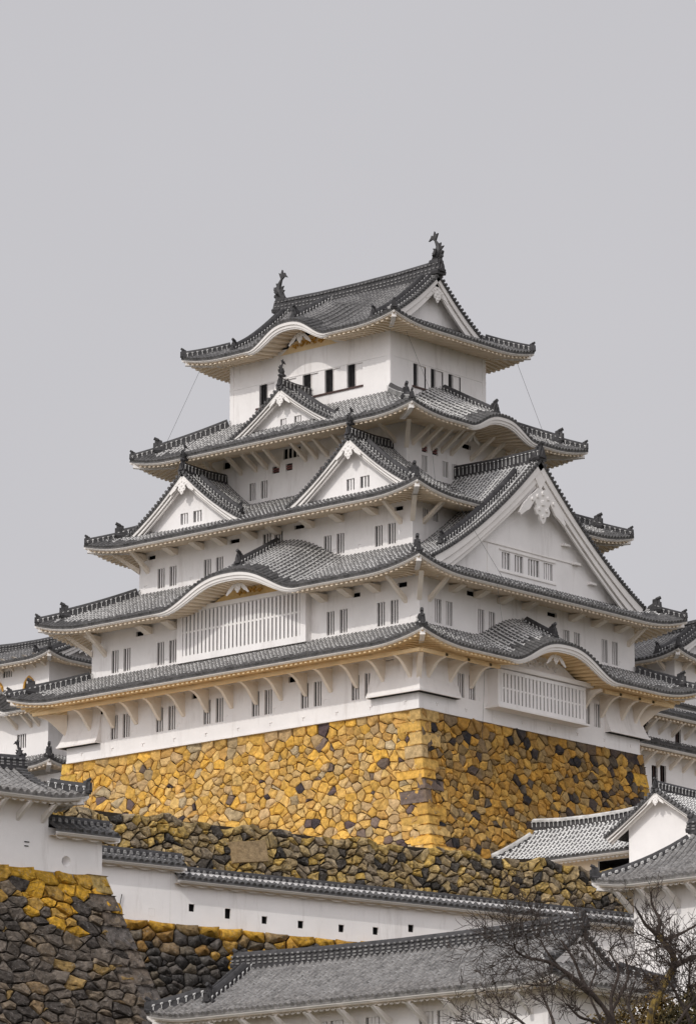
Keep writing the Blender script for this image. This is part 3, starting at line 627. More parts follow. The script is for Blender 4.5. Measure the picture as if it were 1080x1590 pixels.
# ============================================================ THE KEEP
keep = thing('castle_keep', 'tall white main castle keep with five tiers of grey gabled roofs on a yellow base', 'castle keep')
def bat(d): return .08*d+.0149*d*d
KX, KY = 1.2, .85     # the batter is a little wider towards the sides
BX0, BX1, BY0, BY1 = -16.24, 15.66, -11.95, 11.25
base = thing('stone_base', 'high battered base of yellow-ochre fitted stones directly under the white castle keep', 'stone base', group='stone walls of the castle')
HB = 12.6
def PS(s, t, h=0):
    d = t*.957; b = bat(d); a = BX0-b*KX+(BX1-BX0+2*b*KX)*s/LS; return np.stack([a, BY0-b*KY-h*.95, -d+h*.3], -1)
def PE(s, t, h=0):
    d = t*.957; b = bat(d); a = BY0-b*KY+(BY1-BY0+2*b*KY)*s/LE; return np.stack([BX1+b*KX+h*.95, a, -d+h*.3], -1)
def PW(s, t, h=0): q = PE(s, t, h); q[..., 0] = BX0-(q[..., 0]-BX1); return q
def PN_(s, t, h=0): q = PS(s, t, h); q[..., 1] = BY1+(BY0-q[..., 1]); return q
LS, LE = 34.6, 26.
def palS(s, t, r):
    k = r.random()
    if k < .05: return mixc(r, *PUR)
    if k < .15: return mixc(r, (.40, .30, .17), (.46, .36, .22), (.5, .3, .1))
    return mixc(r, *YEL)
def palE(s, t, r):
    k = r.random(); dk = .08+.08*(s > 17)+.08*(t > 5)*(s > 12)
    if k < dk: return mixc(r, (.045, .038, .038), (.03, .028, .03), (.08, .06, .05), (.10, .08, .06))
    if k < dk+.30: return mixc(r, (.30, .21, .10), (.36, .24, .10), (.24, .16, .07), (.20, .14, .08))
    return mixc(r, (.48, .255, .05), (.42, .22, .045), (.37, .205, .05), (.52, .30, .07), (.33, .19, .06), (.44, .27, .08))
mb = MB(); stones(mb, PS, LS, HB, .66, palS, toprow=.7, seed=3, gap=.028, bulge=.085, asp=1.18, small=.75, rough=.5)
mb.build('stone_face', STO, base)
mb = MB(); stones(mb, PE, LE, HB, .66, palE, toprow=.7, seed=5, gap=.03, bulge=.10, asp=1.2, small=.75, rough=.55); mb.build('stone_face', STO, base)
mb = MB()
for P_, L_ in ((PS, LS), (PE, LE), (PW, LE), (PN_, LS)):
    s_, t_ = np.meshgrid(np.linspace(0, L_, 24), np.linspace(0, HB+1, 14), indexing='ij'); mb.grid(P_(s_, t_, 0*s_-(.13 if P_ in (PS, PE) else 0)))
mb.add([(BX0, BY0, -.03), (BX1, BY0, -.03), (BX1, BY1, -.03), (BX0, BY1, -.03)], [(0, 1, 2, 3)]); mb.build('backing', GAP, base)
rc = random.Random(11)
def corner(cx, cy, sx, sy, pal):
    mb = MB(); d = 0; k = 0
    while d < 12.3:
        h = rc.uniform(.5, .95) if d else .8; l1, l2 = (rc.uniform(1.4, 2.3), rc.uniform(.6, 1.2)) if k % 2 else (rc.uniform(.6, 1.2), rc.uniform(1.4, 2.3)); wv = .5
        lo = []
        for dd in (d+.02, d+h-.03):
            b = bat(dd); k_ = .11+rc.uniform(-.03, .03); X, Y, z = cx+sx*(b*KX+k_), cy+sy*(b*KY+k_), -dd
            lo.append([(X, Y, z), (X-sx*l1, Y, z), (X-sx*l1, Y-sy*wv, z), (X-sx*wv, Y-sy*wv, z), (X-sx*wv, Y-sy*l2, z), (X, Y-sy*l2, z)])
        mb.add(lo[0]+lo[1], [(0, 1, 2, 3, 4, 5), (6, 7, 8, 9, 10, 11)]+[(i, (i+1) % 6, 6+(i+1) % 6, 6+i) for i in range(6)], 0, pal(k, rc)); d += h; k += 1
    bo = mb.build('corner_stone', STO, base); bv = bo.modifiers.new('bevel', 'BEVEL'); bv.width = .05; bv.segments = 2
corner(BX1, BY0, 1, -1, lambda k, r: mixc(r, (.20, .15, .11), (.16, .12, .10)) if k in (6, 7) else mixc(r, (.60, .36, .09), (.56, .37, .14), (.58, .33, .07), (.52, .37, .19)))
corner(BX0, BY0, -1, -1, lambda k, r: mixc(r, (.58, .36, .08), (.56, .37, .12)))
corner(BX1, BY1, 1, 1, lambda k, r: mixc(r, (.04, .035, .035), (.5, .29, .05), (.05, .04, .04)))

# ---- storeys
def storey(parent, o, z0, z1, holes={}, name='storey_wall', skip=''):
    mb = MB()
    for f in 'SENW':
        if f in skip: continue
        l, r = ADJ[f]; wall_face(mb, FR[f], -o[l], o[r], o[f], z0, z1, holes.get(f, ()))
    return mb
T1 = dict(S=12.17, E=15.8, N=10.94, W=15.84); T2 = dict(S=11.2, E=15.05, N=11.5, W=14.5); T3 = dict(S=8.75, E=12.42, N=8.75, W=12.42)
T4 = dict(S=5.25, E=8.93, N=5.25, W=8.9); T5 = dict(S=5.07, E=7.36, N=5.07, W=7.37)
def pair(c, z0, z1, w_=.66, sp=1.13, n=2): return [(c-sp/2-w_/2, c-sp/2+w_/2, z0, z1), (c+sp/2-w_/2, c+sp/2+w_/2, z0, z1)]
W = {1: {'S': [], 'E': []}, 2: {'S': [], 'E': []}, 3: {'S': [], 'E': []}, 4: {'S': [], 'E': []}}
for c in (-10.75, -6.5, -2.13, 2.25, 6.6, 10.98): W[1]['S'] += pair(c, 1.14, 2.78)
for c in (-7.4, 5.75): W[1]['E'] += pair(c, 1.24, 2.83)
for c in (-11.7, -7.4, 7.98, 12.35): W[2]['S'] += pair(c, 5.98, 7.56)
for c in (-8.75, -4.4, 4.6, 8.75): W[2]['E'] += pair(c, 6.02, 7.62)
for c in (-9.77, -5.4, 5.55, 10.05): W[3]['S'] += pair(c, 12.05, 13.45)
for c in (-6.9,): W[3]['E'] += pair(c, 13.7, 14.4, .6, 1.0)
for c in (-4.5,): W[4]['S'] += pair(c, 18.05, 19.3, .6, 1.1)
W[4]['E'] += [(-3.68, -3.08, 18.2, 19.33), (-1.5, -.9, 18.2, 19.3), (-.48, .15, 18.2, 19.3)]
small = {3: {'S': [(-.85, -.12, 13.68, 14.42), (.2, .95, 13.68, 14.42)], 'E': []},
         4: {'S': [(-3.2, -2.55, 19.65, 20.15), (-1.95, -1.35, 19.66, 20.16), (1.2, 1.9, 18.9, 19.45)], 'E': [(-3.66, -3.06, 19.56, 20.1), (-2.57, -1.97, 19.56, 20.1)]}}
vent = {1: {'S': [(-13.0, -12.2, 3.0, 3.3), (-4.1, -3.35, 3.0, 3.4), (4.6, 5.3, 3.0, 3.4), (12.9, 13.7, 3.0, 3.4)], 'E': [(-9.6, -8.8, 3.0, 3.35), (8.0, 8.8, 3.0, 3.35)]},
        2: {'S': [(-10.3, -9.6, 8.25, 8.6), (9.3, 10., 8.2, 8.5), (13.2, 14., 8.3, 8.65)], 'E': [(-6.4, -5.3, 8.35, 8.7), (2, 3, 8.3, 8.6)]},
        3: {'S': [(-11.6, -10.9, 14.2, 14.5), (-3.9, -3.0, 14.2, 14.5), (2.0, 2.9, 14.3, 14.6), (10.9, 11.6, 14.2, 14.5)], 'E': []},
        4: {'S': [(-7.8, -7.15, 20.7, 21.2), (-2.2, -.6, 20.5, 21.25), (4.2, 4.9, 20.3, 20.9)], 'E': [(.6, 1.5, 20.6, 21.3)]}}
Zr = {1: (-.02, 4.3), 2: (4.9, 9.6), 3: (10.8, 15.4), 4: (16.6, 22.0)}
for k, T in ((1, T1), (2, T2), (3, T3), (4, T4)):
    H_ = {f: W[k].get(f, [])+small.get(k, {}).get(f, [])+vent.get(k, {}).get(f, []) for f in 'SE'}
    if k == 2: H_['S'] = H_['S']
    mb = storey(keep, T, Zr[k][0], Zr[k][1], H_)
    # little plaster loophole lids beside the windows and drain marks
    if k in (1, 2, 3):
        for f, cs in (('S', [c for c in np.arange(-14, 15, 2.18)]), ('E', [-10, -6.0, 6.9, 9.9])):
            zz = {1: 1.35, 2: 6.2, 3: 12.3}[k]
            for c in cs:
                if c < -T['W']+.5 or c > T['E']-.5 or any(h[0]-.15 < c < h[1]+.15 for h in H_[f]): continue
                mb.box(FR[f], c-.13, c+.13, T[f]-.01, T[f]+.035, zz+.12, zz+.17); mb.box(FR[f], c-.13, c-.09, T[f]-.01, T[f]+.03, zz-.12, zz+.12)
    if k == 1:
        for c in np.arange(-14.5, 15, 2.9):
            for fr_, o_ in ((FS, 12.17),): mb.box(fr_, c, c+.26, o_-.01, o_+.05, .52, .57); mb.box(fr_, c+.08, c+.12, o_-.01, o_+.06, .34, .52)
        for c in np.arange(-10.5, 10.5, 2.9): mb.box(FE, c, c+.26, 15.79, 15.85, .52, .57); mb.box(FE, c+.08, c+.12, 15.79, 15.86, .34, .52)
        for fr_, a0, a1, o_ in ((FS, -15.86, 15.82, 12.17), (FE, -12.19, 10.96, 15.8)): mb.box(fr_, a0, a1, o_-.3, o_+.03, -.04, .10)
    mb.build('storey_wall', PLA, keep)
    for f in 'SE':
        for h in W[k].get(f, []): window(keep, FR[f], h, T[f], 2)
        for h in small.get(k, {}).get(f, []): window(keep, FR[f], h, T[f], 2, horiz=(h[3]-h[2] < .6), bmat=REDW if (k == 4) else PLA, bw=.05)
        for h in vent.get(k, {}).get(f, []): window(keep, FR[f], h, T[f], 3 if h[1]-h[0] > 1.4 else 0, bmat=PLA, name='eave_vent')
# top storey
H5 = {'S': [], 'E': []}; sh5 = {'S': [], 'E': []}
for x in (-4.62, -2.6, -.58, 1.45, 3.47): H5['S'].append((x, x+.74, 24.64, 26.25)); sh5['S'].append((x+.745, x+1.42, 24.64, 26.25))
for y in (-2.66, -.82, 1.05): H5['E'].append((y, y+.52, 24.64, 26.22)); sh5['E'].append((y+.525, y+1.3, 24.64, 26.22))
mb = storey(keep, T5, 23.2, 28.4, {f: H5[f]+sh5[f] for f in 'SE'})
for f in 'SENW':
    l, r = ADJ[f]; mb.box(FR[f], -T5[l]-.03, T5[r]+.03, T5[f]-.02, T5[f]+.035, 26.30, 26.38)
    for c in np.arange(-T5[l]+.9, T5[r], 2.03 if f in 'SN' else 1.8): mb.box(FR[f], c-.03, c+.03, T5[f]-.02, T5[f]+.02, 26.38, 28.3)
    for c in (-T5[l], T5[r]-.35): mb.box(FR[f], c+(.0), c+.35, T5[f]-.02, T5[f]+.03, 23.3, 28.3)
mb.build('storey_wall', PLA, keep)
for f in 'SE':
    for h in H5[f]: window(keep, FR[f], h, T5[f], 3, bmat=RIDG, bw=.018, dep=.5)
    for h in sh5[f]:
        mb = MB(); mb.box(FR[f], h[0], h[1], T5[f]-.16, T5[f]-.1, h[2], h[3]); mb.box(FR[f], h[0], h[1], T5[f]-.16, T5[f]+.0, h[3]-.03, h[3]+.0)
        mb.build('window_shutter', PLA, keep)
mb = MB(); mb.box(FS, -4.9, 4.95, 5.05, 5.16, 24.50, 24.62); mb.box(FE, -2.8, 2.45, 7.34, 7.45, 24.50, 24.62); mb.build('window_sill', WOOD, keep)

# ---- roofs
E1 = dict(S=15.19, E=18.7, N=14.0, W=18.7); E2 = dict(S=14.1, E=17.5, N=14.3, W=17.2); E3 = dict(S=11.48, E=15.17, N=11.48, W=15.15); E4 = dict(S=9.34, E=12.94, N=9.36, W=12.9)
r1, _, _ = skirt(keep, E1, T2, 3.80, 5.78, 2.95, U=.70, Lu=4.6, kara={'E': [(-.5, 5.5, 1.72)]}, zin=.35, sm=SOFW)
r2, _, _ = skirt(keep, E2, T3, 8.88, 11.78, 2.75, U=.74, Lu=4.8, kara={'S': [(.75, 6.2, 1.85)]}, hipcut={'SE': .30, 'NE': .30})
r3, _, _ = skirt(keep, E3, T4, 14.74, 17.72, 2.75, U=.60, Lu=4.2)
r4, _, _ = skirt(keep, E4, T5, 20.92, 23.74, 3.9, U=.50, Lu=3.8, kara={'E': [(.25, 3.5, 1.15)]}, zin=.8)
r5 = irimoya(keep, -9.78, 9.78, -7.47, 7.47, 28.12, 33.05, hip=2.35, vin=.9, ov=2.4, U=.52, Lu=3.8, kara={'S': [(0, 3.6, 1.42)], 'N': [(0, 3.6, 1.42)]}, fish=.98, rh=.78, bw=.72, geg=1.15)
# brackets under the eaves
struts(r1, FS, [-13.5, -11.36, -9.2, -7.02, -4.82, -2.64, -.42, 1.78, 3.98, 6.15, 8.35, 10.57, 12.9, 15.2], 12.17, 14.0, 3.40, 1.5, .12, 'arm')
struts(r1, FE, [-11.4, -9.2, -7.0, 4.6, 6.7, 8.8, 10.3], 15.8, 17.5, 3.40, 1.45, .12, 'arm')
struts(r2, FS, [-13.9, -9.0, -6.6, 6.9, 9.2, 11.5], 11.2, 12.4, 8.7, .45, .28, 'low'); struts(r2, FS, [-13.2, 13.9], 11.2, 12.9, 8.7, 1.5, .13); struts(r2, FE, [-10.2], 15.05, 16.5, 8.7, 1.4, .13)
struts(r2, FE, [-8., -5.5, -3, -.5, 4.5, 7, 9.5], 15.05, 16.2, 8.7, .42, .25, 'low'); struts(r2, FE, [10.8], 15.05, 16.5, 8.7, 1.2, .13)
struts(r3, FS, [-12, -9, -6.5, -4.4, -1.6, .6, 3.6, 6.2, 9.2], 8.75, 9.9, 14.6, .42, .25, 'low'); struts(r3, FS, [-11.6, 11.4], 8.75, 10.4, 14.6, 1.35, .13); struts(r3, FE, [-7.6], 12.42, 14, 14.6, 1.3, .13)
struts(r4, FS, [-8.2, -6.1, -4.7, -3.7, -2.6, -.1, .9, 1.9, 3.6, 5.2, 7.9], 5.25, 6.9, 21.2, 1.2, .12); struts(r4, FE, [-4.6, -3.6, -2.6, -1.6, -.6, 1.5, 2.9, 4.4], 8.93, 10.8, 21.15, 1.35, .11)
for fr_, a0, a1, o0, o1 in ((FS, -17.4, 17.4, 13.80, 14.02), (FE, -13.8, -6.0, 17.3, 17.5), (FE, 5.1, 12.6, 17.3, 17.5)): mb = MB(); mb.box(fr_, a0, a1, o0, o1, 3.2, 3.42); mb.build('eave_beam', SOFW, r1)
for (sx, sy, cx, cy, ln, z, dr) in ((1, -1, 15.8, -12.17, 2.0, 3.42, 1.5), (-1, -1, -15.84, -12.17, 2.0, 3.42, 1.5), (1, 1, 15.8, 10.94, 2.0, 3.42, 1.5), (1, -1, 15.05, -11.2, 1.6, 8.85, 1.5), (1, -1, 12.42, -8.75, 1.6, 14.7, 1.3), (1, -1, 8.93, -5.25, 2.0, 21.0, 1.4), (-1, -1, -12.42, -8.75, 1.6, 14.7, 1.3), (-1, -1, -14.5, -11.2, 1.6, 8.85, 1.4)):
    fr = Fr((sy/math.sqrt(2), -sx/math.sqrt(2)), (sx/math.sqrt(2), sy/math.sqrt(2)), (cx, cy, 0)); struts({3.42: r1, 8.85: r2, 14.7: r3, 21.0: r4}[z], fr, [0], 0, ln, z-.08, dr, .15, 'arm' if z == 3.42 else 'diag')

# stone-drop hoods at the corners of the lowest storey
def hood(fa, A0, fb, B1, corner_pt, oa, ob, name='stone_drop_hood'):
    mb = MB(); sa, sb = 1 if A0[0] < A0[1] else -1, 1
    prof = [(0, 3.35), (.05, 2.7), (.16, 2.0), (.36, 1.38), (.48, 1.12)]
    ea, eb = A0[1], B1[1]       # corner coordinates on each face
    rows = []
    for d, z in prof:
        p = [fa.L(A0[0], oa, z), fa.L(A0[0], oa+d, z), fa.L(ea+np.sign(ea-A0[0])*d, oa+d, z), fb.L(B1[0], ob+d, z), fb.L(B1[0], ob, z)]; rows.append(p)
    mb.grid(np.array(rows)); d = .48
    for z0, z1, d2 in ((1.0, 1.13, .53),):
        lp = lambda z: [fa.L(A0[0], oa, z), fa.L(A0[0], oa+d2, z), fa.L(ea+np.sign(ea-A0[0])*d2, oa+d2, z), fb.L(B1[0], ob+d2, z), fb.L(B1[0], ob, z), fa.L(ea, oa, z)]
        mb.prism(lp(z0), lp(z1))
    mb.add([fa.L(A0[0], oa, .99), fa.L(A0[0], oa+.42, .99), fa.L(ea+np.sign(ea-A0[0])*.42, oa+.42, .99), fb.L(B1[0], ob+.42, .99), fb.L(B1[0], ob, .99), fa.L(ea, oa, .99)], [(0, 1, 2, 3, 4, 5)], 1)
    mb.build(name, [PLA, DARK], keep)
hood(FS, (11.75, 15.8), FE, (-8.5, -12.17), None, 12.17, 15.8)
hood(FS, (-12.6, -15.84), FW, (-8.5, -12.17), None, 12.17, 15.84)
hood(FE, (7.1, 10.94), FN, (11.6, 15.8), None, 15.8, 10.94)
# barred bays
lattice(keep, FE, -5.05, 3.65, 16.72, 1.28, 3.2, 23, 15.8, sill=.30, frw=.26, rail=(.5,))
mb = MB(); mb.box(FE, -5.9, 4.5, 15.8, 16.95, 3.5, 3.78); mb.box(FE, -5.5, 4.1, 15.8, 16.9, .86, .99)
for z in np.linspace(1.4, 3.1, 2): pass
mb.build('bay_beam', TRIM, keep)
lattice(keep, FS, -5.45, 5.2, 11.72, 6.16, 9.1, 30, 11.2, sill=.45, frw=.5, rail=(.55,))
mb = MB(); mb.box(FS, -6.2, 6.3, 11.2, 11.85, 9.12, 9.42); mb.build('bay_beam', TRIM, keep)
def tympanum(parent, fr, c, hw, H, ze, zb, o, m, scroll=GOLD, drop=.55):
    mb = MB(); A = np.linspace(c-hw*.8, c+hw*.8, 25)
    for x0, x1 in zip(A[:-1], A[1:]):
        t = [max(zb+.01, ze+H*bell((x-c)/hw)-drop) for x in (x0, x1)]; mb.add([fr.L(x0, o, zb), fr.L(x1, o, zb), fr.L(x1, o, t[1]), fr.L(x0, o, t[0])], [(0, 1, 2, 3)])
    ty = mb.build('karahafu_panel', m, parent); mb = MB()
    zc = (zb+ze+H-drop)/2; rr = (ze+H-drop-zb)*.34
    for sg in (-1, 1):
        for (dx, r_, a0, a1) in ((.55*rr, rr*.62, 0, 4.4), (1.9*rr, rr*.7, 1.2, 5.8), (3.1*rr, rr*.5, -1, 3.4), (4.0*rr, rr*.32, 0, 4)):
            ph = np.linspace(a0, a1, 12); sp_ = np.linspace(1, .35, 12); xs_ = c+sg*(dx+r_*sp_*np.cos(ph)); zs_ = zc-.25*rr*(dx > 2*rr)+r_*sp_*np.sin(ph)
            sweep(mb, fr.L(xs_, np.full(12, o+.05), zs_), circ(.07, 5), up=fr.out)
    mb.build('scroll_relief', scroll, ty)
    gegyo(parent, fr, c, ze+H-.62, o+(1.2 if hw > 4 else .9), .42, 1.3, name='pendant')
tympanum(r2, FS, .75, 6.2, 1.85, 8.88, 9.42, 11.75, OCHR); tympanum(r1, FE, -.5, 5.5, 1.72, 3.8, 3.78, 16.5, PLA, PLA)
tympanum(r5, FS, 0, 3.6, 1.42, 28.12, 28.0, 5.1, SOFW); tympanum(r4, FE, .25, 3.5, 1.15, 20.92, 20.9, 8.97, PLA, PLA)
# short ridges on the karahafu
for par, fr, c, o1, o0, z, z0_ in ((r2, FS, .75, 12.8, 8.9, 11.4, 13.5), (r1, FE, -.5, 17.5, 15.1, 6.05, 7.4), (r4, FE, .25, 12.1, 7.5, 22.35, 24.8), (r5, FS, 0, 6.5, 3.0, 29.85, 31.9)):
    ridge(par, [fr.L(c, o0, z0_), fr.L(c, (o0+o1)/2, (z+z0_)/2-.02), fr.L(c, o1, z)], .3, .2, 'karahafu_ridge'); oni(par, fr.L(c, o1+.05, z), fr.out, .9)
# gables
gable(keep, FS, 0, 8.05, 24.75, 5.05, 3.2, 3.4, windows=[(-.62, -.05, 22.1, 22.7), (.65, 1.3, 22.1, 22.7)], wallbase=21.3, bw=.42, wallin=.75, geg=.8, rh=.42, ext=1.03, kd=.8, label='single triangular gable on the fourth roof, front face')
for c, s_ in ((-7.6, 'left of the two triangular gables on the third roof'), (7.6, 'right of the two triangular gables on the third roof')):
    gable(keep, FS, c, 9.65, 19.72, 5.45, 4.05, 5.2, windows=[(c-.85, c-.15, 16.2, 17.0), (c+.35, c+1.15, 16.2, 17.0)], wallbase=15.2, bw=.48, wallin=.8, geg=.95, rh=.45, ext=1.02, kd=.85, label=s_)
gable(keep, FE, .0, 16.25, 18.45, 10.9, 8.25, 7.6, windows=[(-3.05, -2.2, 10.66, 11.8), (-1.72, -.84, 10.66, 11.8), (-.3, .87, 10.66, 11.8), (1.34, 2.31, 10.66, 11.8)], wallbase=9.4, bw=.95, wallin=.95, geg=2.1, rh=.62, ext=1.03, cc=1.32, back=(12.5, 8.6), orn='none', kd=1.0, gz=2.1, label='very large triangular gable on the side of the keep')
mb = MB()   # mouldings on the great gable wall
mb.box(FE, -5.6, 5.4, 15.2, 15.37, 12.18, 12.25); mb.box(FE, -3.35, 2.6, 15.2, 15.37, 11.9, 12.0); mb.box(FE, -3.35, 2.6, 15.2, 15.37, 10.42, 10.52)
for y in (-4.6,): mb.box(FE, y-.03, y+.03, 15.2, 15.33, 10.2, 12.2)
for y, z in ((3.6, 13.4), (4.7, 12.3), (6.4, 11.2)): mb.box(FE, y-.35, y+.3, 15.2, 15.6, z-.16, z)
mb.build('gable_moulding', TRIM, keep)
# wires
mb = MB()
for a, b in (((-8.9, -6.6, 27.7), (-11.2, -8.1, 21.6)), ((9.0, 6.6, 27.7), (10.6, 7.6, 22.3)), ((8.2, -4.4, 28.0), (8.9, -2.3, 23.4)), ((9.6, -3.6, 21.0), (9.6, -2.9, 16.4)), ((16.0, -8.6, 14.2), (18.0, -6.2, 9.0)), ((17.6, -6.4, 8.7), (18.3, -6.4, 4.3)), ((16.6, -6.5, 3.4), (16.4, -6.6, -1.5))):
    mb = MB(); tube(mb, np.array(a), np.array(b), .011, 0, 4); mb.build('lightning_wire', IRON, keep)

# ============================================================ OTHER TOWERS AND WALLS
def strip_roof(parent, fr, a0, a1, ow, oe, ze, zw, detail=True, name='roof', st=None, drop=.7, mort=None, zs=.0, discs=True, soff=True, rows_off=0):
    """straight lean-to roof with eave, from the wall (ow, zw) out to (oe, ze)"""
    mb = MB(); rn = oe-ow; P = lambda a, r_, h: fr.L(a, oe-r_, ze+(zw-ze)*(.85*r_/rn+.15*(r_/rn)**2)+h)
    tile_slope(mb, P, a0, a1, lambda a: rn, detail=detail, discs=discs); ro = mb.build(name, [TILE, mort or MORT, PAN], parent)
    if soff:
        eaves(ro, fr, a0-.001, a1+.001, oe, lambda a: ze+0*a, lambda a, r_: ze-.36+.2*r_/rn+0*a, rn, rlim=lambda a: rn)
    if st: struts(ro, fr, st, ow, oe-.4, ze-.45, drop, .1)
    return ro
def tower(name, label, loc, T, z0, z1, roof, holes=None, rz=0, group=None, cat='tower'):
    root = thing(name, label, cat, loc, rz, group); holes = holes or {}
    storey(root, T, z0, z1, holes).build('storey_wall', PLA, root)
    for f in holes:
        for h in holes[f]: window(root, FR[f], h, T[f], 2 if h[1]-h[0] < .9 else 3)
    if roof: irimoya(root, **roof)
    return root

# --- small keep on the left
y0 = 4.; cx0 = un(76, 1060, 1, y0)[0]; zt_ = un(76, 1020, 1, y0)[2]; zb_ = un(60, 1078, 1, y0)[2]
def lx(px, py=1060): return un(px, py, 1, y0)[0]-(cx0-5.8)
skh = [(lx(28), lx(42), un(35, 1162, 1, y0)[2], un(35, 1140, 1, y0)[2]), (lx(4), lx(18), un(12, 1052, 1, y0)[2], un(12, 1042, 1, y0)[2])]
sk = tower('small_keep', 'smaller white keep with gold-rimmed arched windows at the left edge', (cx0-5.8, y0+4.6, 0), dict(S=4.6, E=5.8, N=4.6, W=5.8), zb_-8, zt_+.3,
    dict(X0=-7.3, X1=7.3, Y0=-6.1, Y1=6.1, ze=un(30, 1024, 1, y0-1.5)[2], zr=un(50, 996, 1, y0+4.6)[2]-.5, hip=2.0, vin=.7, ov=1.5, U=.45, Lu=2.6, fish=.42, rh=.5, bw=.5, geg=.8), {'S': skh}, group='small keeps beside the main keep')
struts(sk, FS, [lx(x) for x in (5, 20, 38, 54, 70)], 4.6, 5.7, zt_+.15, .8, .1)
for px in (46, -2):
    x = lx(px); zc = un(46, 1066, 1, y0)[2]+.1
    mb = MB(); arch = [(.62, -.75), (.60, -.2), (.50, .25), (.28, .52), (0, .72)]; o_ = arch+[(-a, b) for a, b in arch[::-1][1:]]; i_ = [(a*.72, b*.72 if b > 0 else b) for a, b in o_]
    for k in range(len(o_)-1): mb.prism([FS.L(x+p[0], 4.58, zc+p[1]) for p in (o_[k], o_[k+1], i_[k+1], i_[k])], [FS.L(x+p[0], 4.74, zc+p[1]) for p in (o_[k], o_[k+1], i_[k+1], i_[k])], 0)
    mb.prism([FS.L(x+p[0], 4.595, zc+p[1]) for p in i_], [FS.L(x+p[0], 4.615, zc+p[1]) for p in i_], 1)
    for dx in (-.2, 0, .2): mb.box(FS, x+dx-.05, x+dx+.05, 4.615, 4.68, zc-.75, zc+.45, 2)
    mb.build('arched_window', [GOLD, DARK, PLA], sk)
zr2 = un(62, 1091, 1, y0-1.6)[2]
skirt(sk, dict(S=6.3, E=7.4, N=6.3, W=7.4), dict(S=4.6, E=5.8, N=4.6, W=5.8), zr2-.2, zr2+1.0, 1.5, U=.4, Lu=2.4, kara={'S': [(lx(-8), 3.0, .95)]}, zin=.3, hips=('SE', 'NE'))
struts(sk, FS, [lx(x) for x in (28, 50, 62)], 4.6, 5.6, zr2-.5, .9, .1)
zr3 = un(100, 1178, 1, y0-2)[2]
skirt(sk, dict(S=6.8, E=8.2, N=6.8, W=8.2), dict(S=4.7, E=5.9, N=4.7, W=5.9), zr3-.1, zr3+1.0, 1.7, U=.35, Lu=2.4, zin=.3, hips=('SE', 'NE'))
strip_roof(sk, FS, 2, 10.5, 4.8, 6.8, zr3-1.9, zr3-1.1, st=[3, 4.5, 6, 7.5, 9])
storey(sk, dict(S=5.0, E=10.5, N=5.0, W=6.0), zr3-9, zr3-.6).build('storey_wall', PLA, sk)

# --- small keep on the right, behind the keep
y0 = 22.; cx1 = un(1047, 1050, 1, y0)[0]
tz = un(1047, 1022, 1, y0)[2]
rk = tower('small_keep', 'smaller white keep behind the right side of the main keep', (cx1-5.5, y0+4.5, 0), dict(S=4.5, E=5.5, N=4.5, W=5.5), -4, tz+.3,
    dict(X0=-6.9, X1=6.9, Y0=-5.9, Y1=5.9, ze=un(1056, 1005, 1, y0-1.4)[2]-.4, zr=un(1072, 966, 1, y0+4.5)[2]-.6, hip=1.9, vin=.7, ov=1.4, U=.5, Lu=2.8, fish=.42, rh=.5, bw=.5, geg=.8), group='small keeps beside the main keep')
struts(rk, FS, [-4, -2.6, -1.2, .2, 1.6, 3.0, 4.6], 4.5, 5.5, tz, .8, .1); struts(rk, FE, [-3.5, -2, -.5, 1, 2.5, 4], 5.5, 6.5, tz, .8, .1)

# --- long gallery running back from the right side of the keep
gxp = 11.0; q1 = un(1012, 1097, 0, gxp+1.2); q2 = un(1000, 1150, 0, gxp+1.2)
gal = thing('gallery', 'long white gallery with two narrow tiled eaves right of the keep', 'gallery', (gxp-3.5, 24, 0))
GT = dict(S=13.2, E=3.5, N=13, W=3.5); zz1, zz2 = q1[2]-.25, q2[2]-.1
gh = {'E': []}
for px, t, b in ((1001, 1113, 1141), (1052, 1132, 1155)): A_ = un(px, (t+b)/2, 0, gxp); gh['E'].append((A_[1]-24-.35, A_[1]-24+.35, un(px, b, 0, gxp)[2], un(px, t, 0, gxp)[2]))
for px in (1016, 1029): A_ = un(px, 1202, 0, gxp); gh['E'].append((A_[1]-24-.35, A_[1]-24+.35, A_[2]-.75, A_[2]+.6))
storey(gal, GT, -12.1, zz1+1.1, gh).build('storey_wall', PLA, gal)
for h in gh['E']: window(gal, FE, h, 3.5, 1, bmat=WOOD, bw=.03)
strip_roof(gal, FE, -12.6, 13, 3.5, 4.75, zz1, zz1+.75, st=list(np.arange(-12, 13, 1.5)), drop=.85)
strip_roof(gal, FE, -12.9, 13, 3.5, 4.75, zz2, zz2+.75, st=list(np.arange(-12.3, 13, 1.5)), drop=.85)
strip_roof(gal, Fr((0, 1), (-1, 0)), -12.9, 13, 3.5, 4.7, zz1, zz1+.7, detail=False)
mb = MB(); P = lambda a, r_, h: FE.L(a, 3.6-r_, zz1+1.1+r_*.6+h); tile_slope(mb, P, -13.2, 13, lambda a: 3.6); P = lambda a, r_, h: FW.L(a, 3.6-r_, zz1+1.1+r_*.6+h); tile_slope(mb, P, -13.2, 13, lambda a: 3.6, detail=False); go = mb.build('roof', [TILE, MORT, PAN], gal)
ridge(go, [(0, -13.2, zz1+3.2), (0, 13, zz1+3.2)], .4, .2)

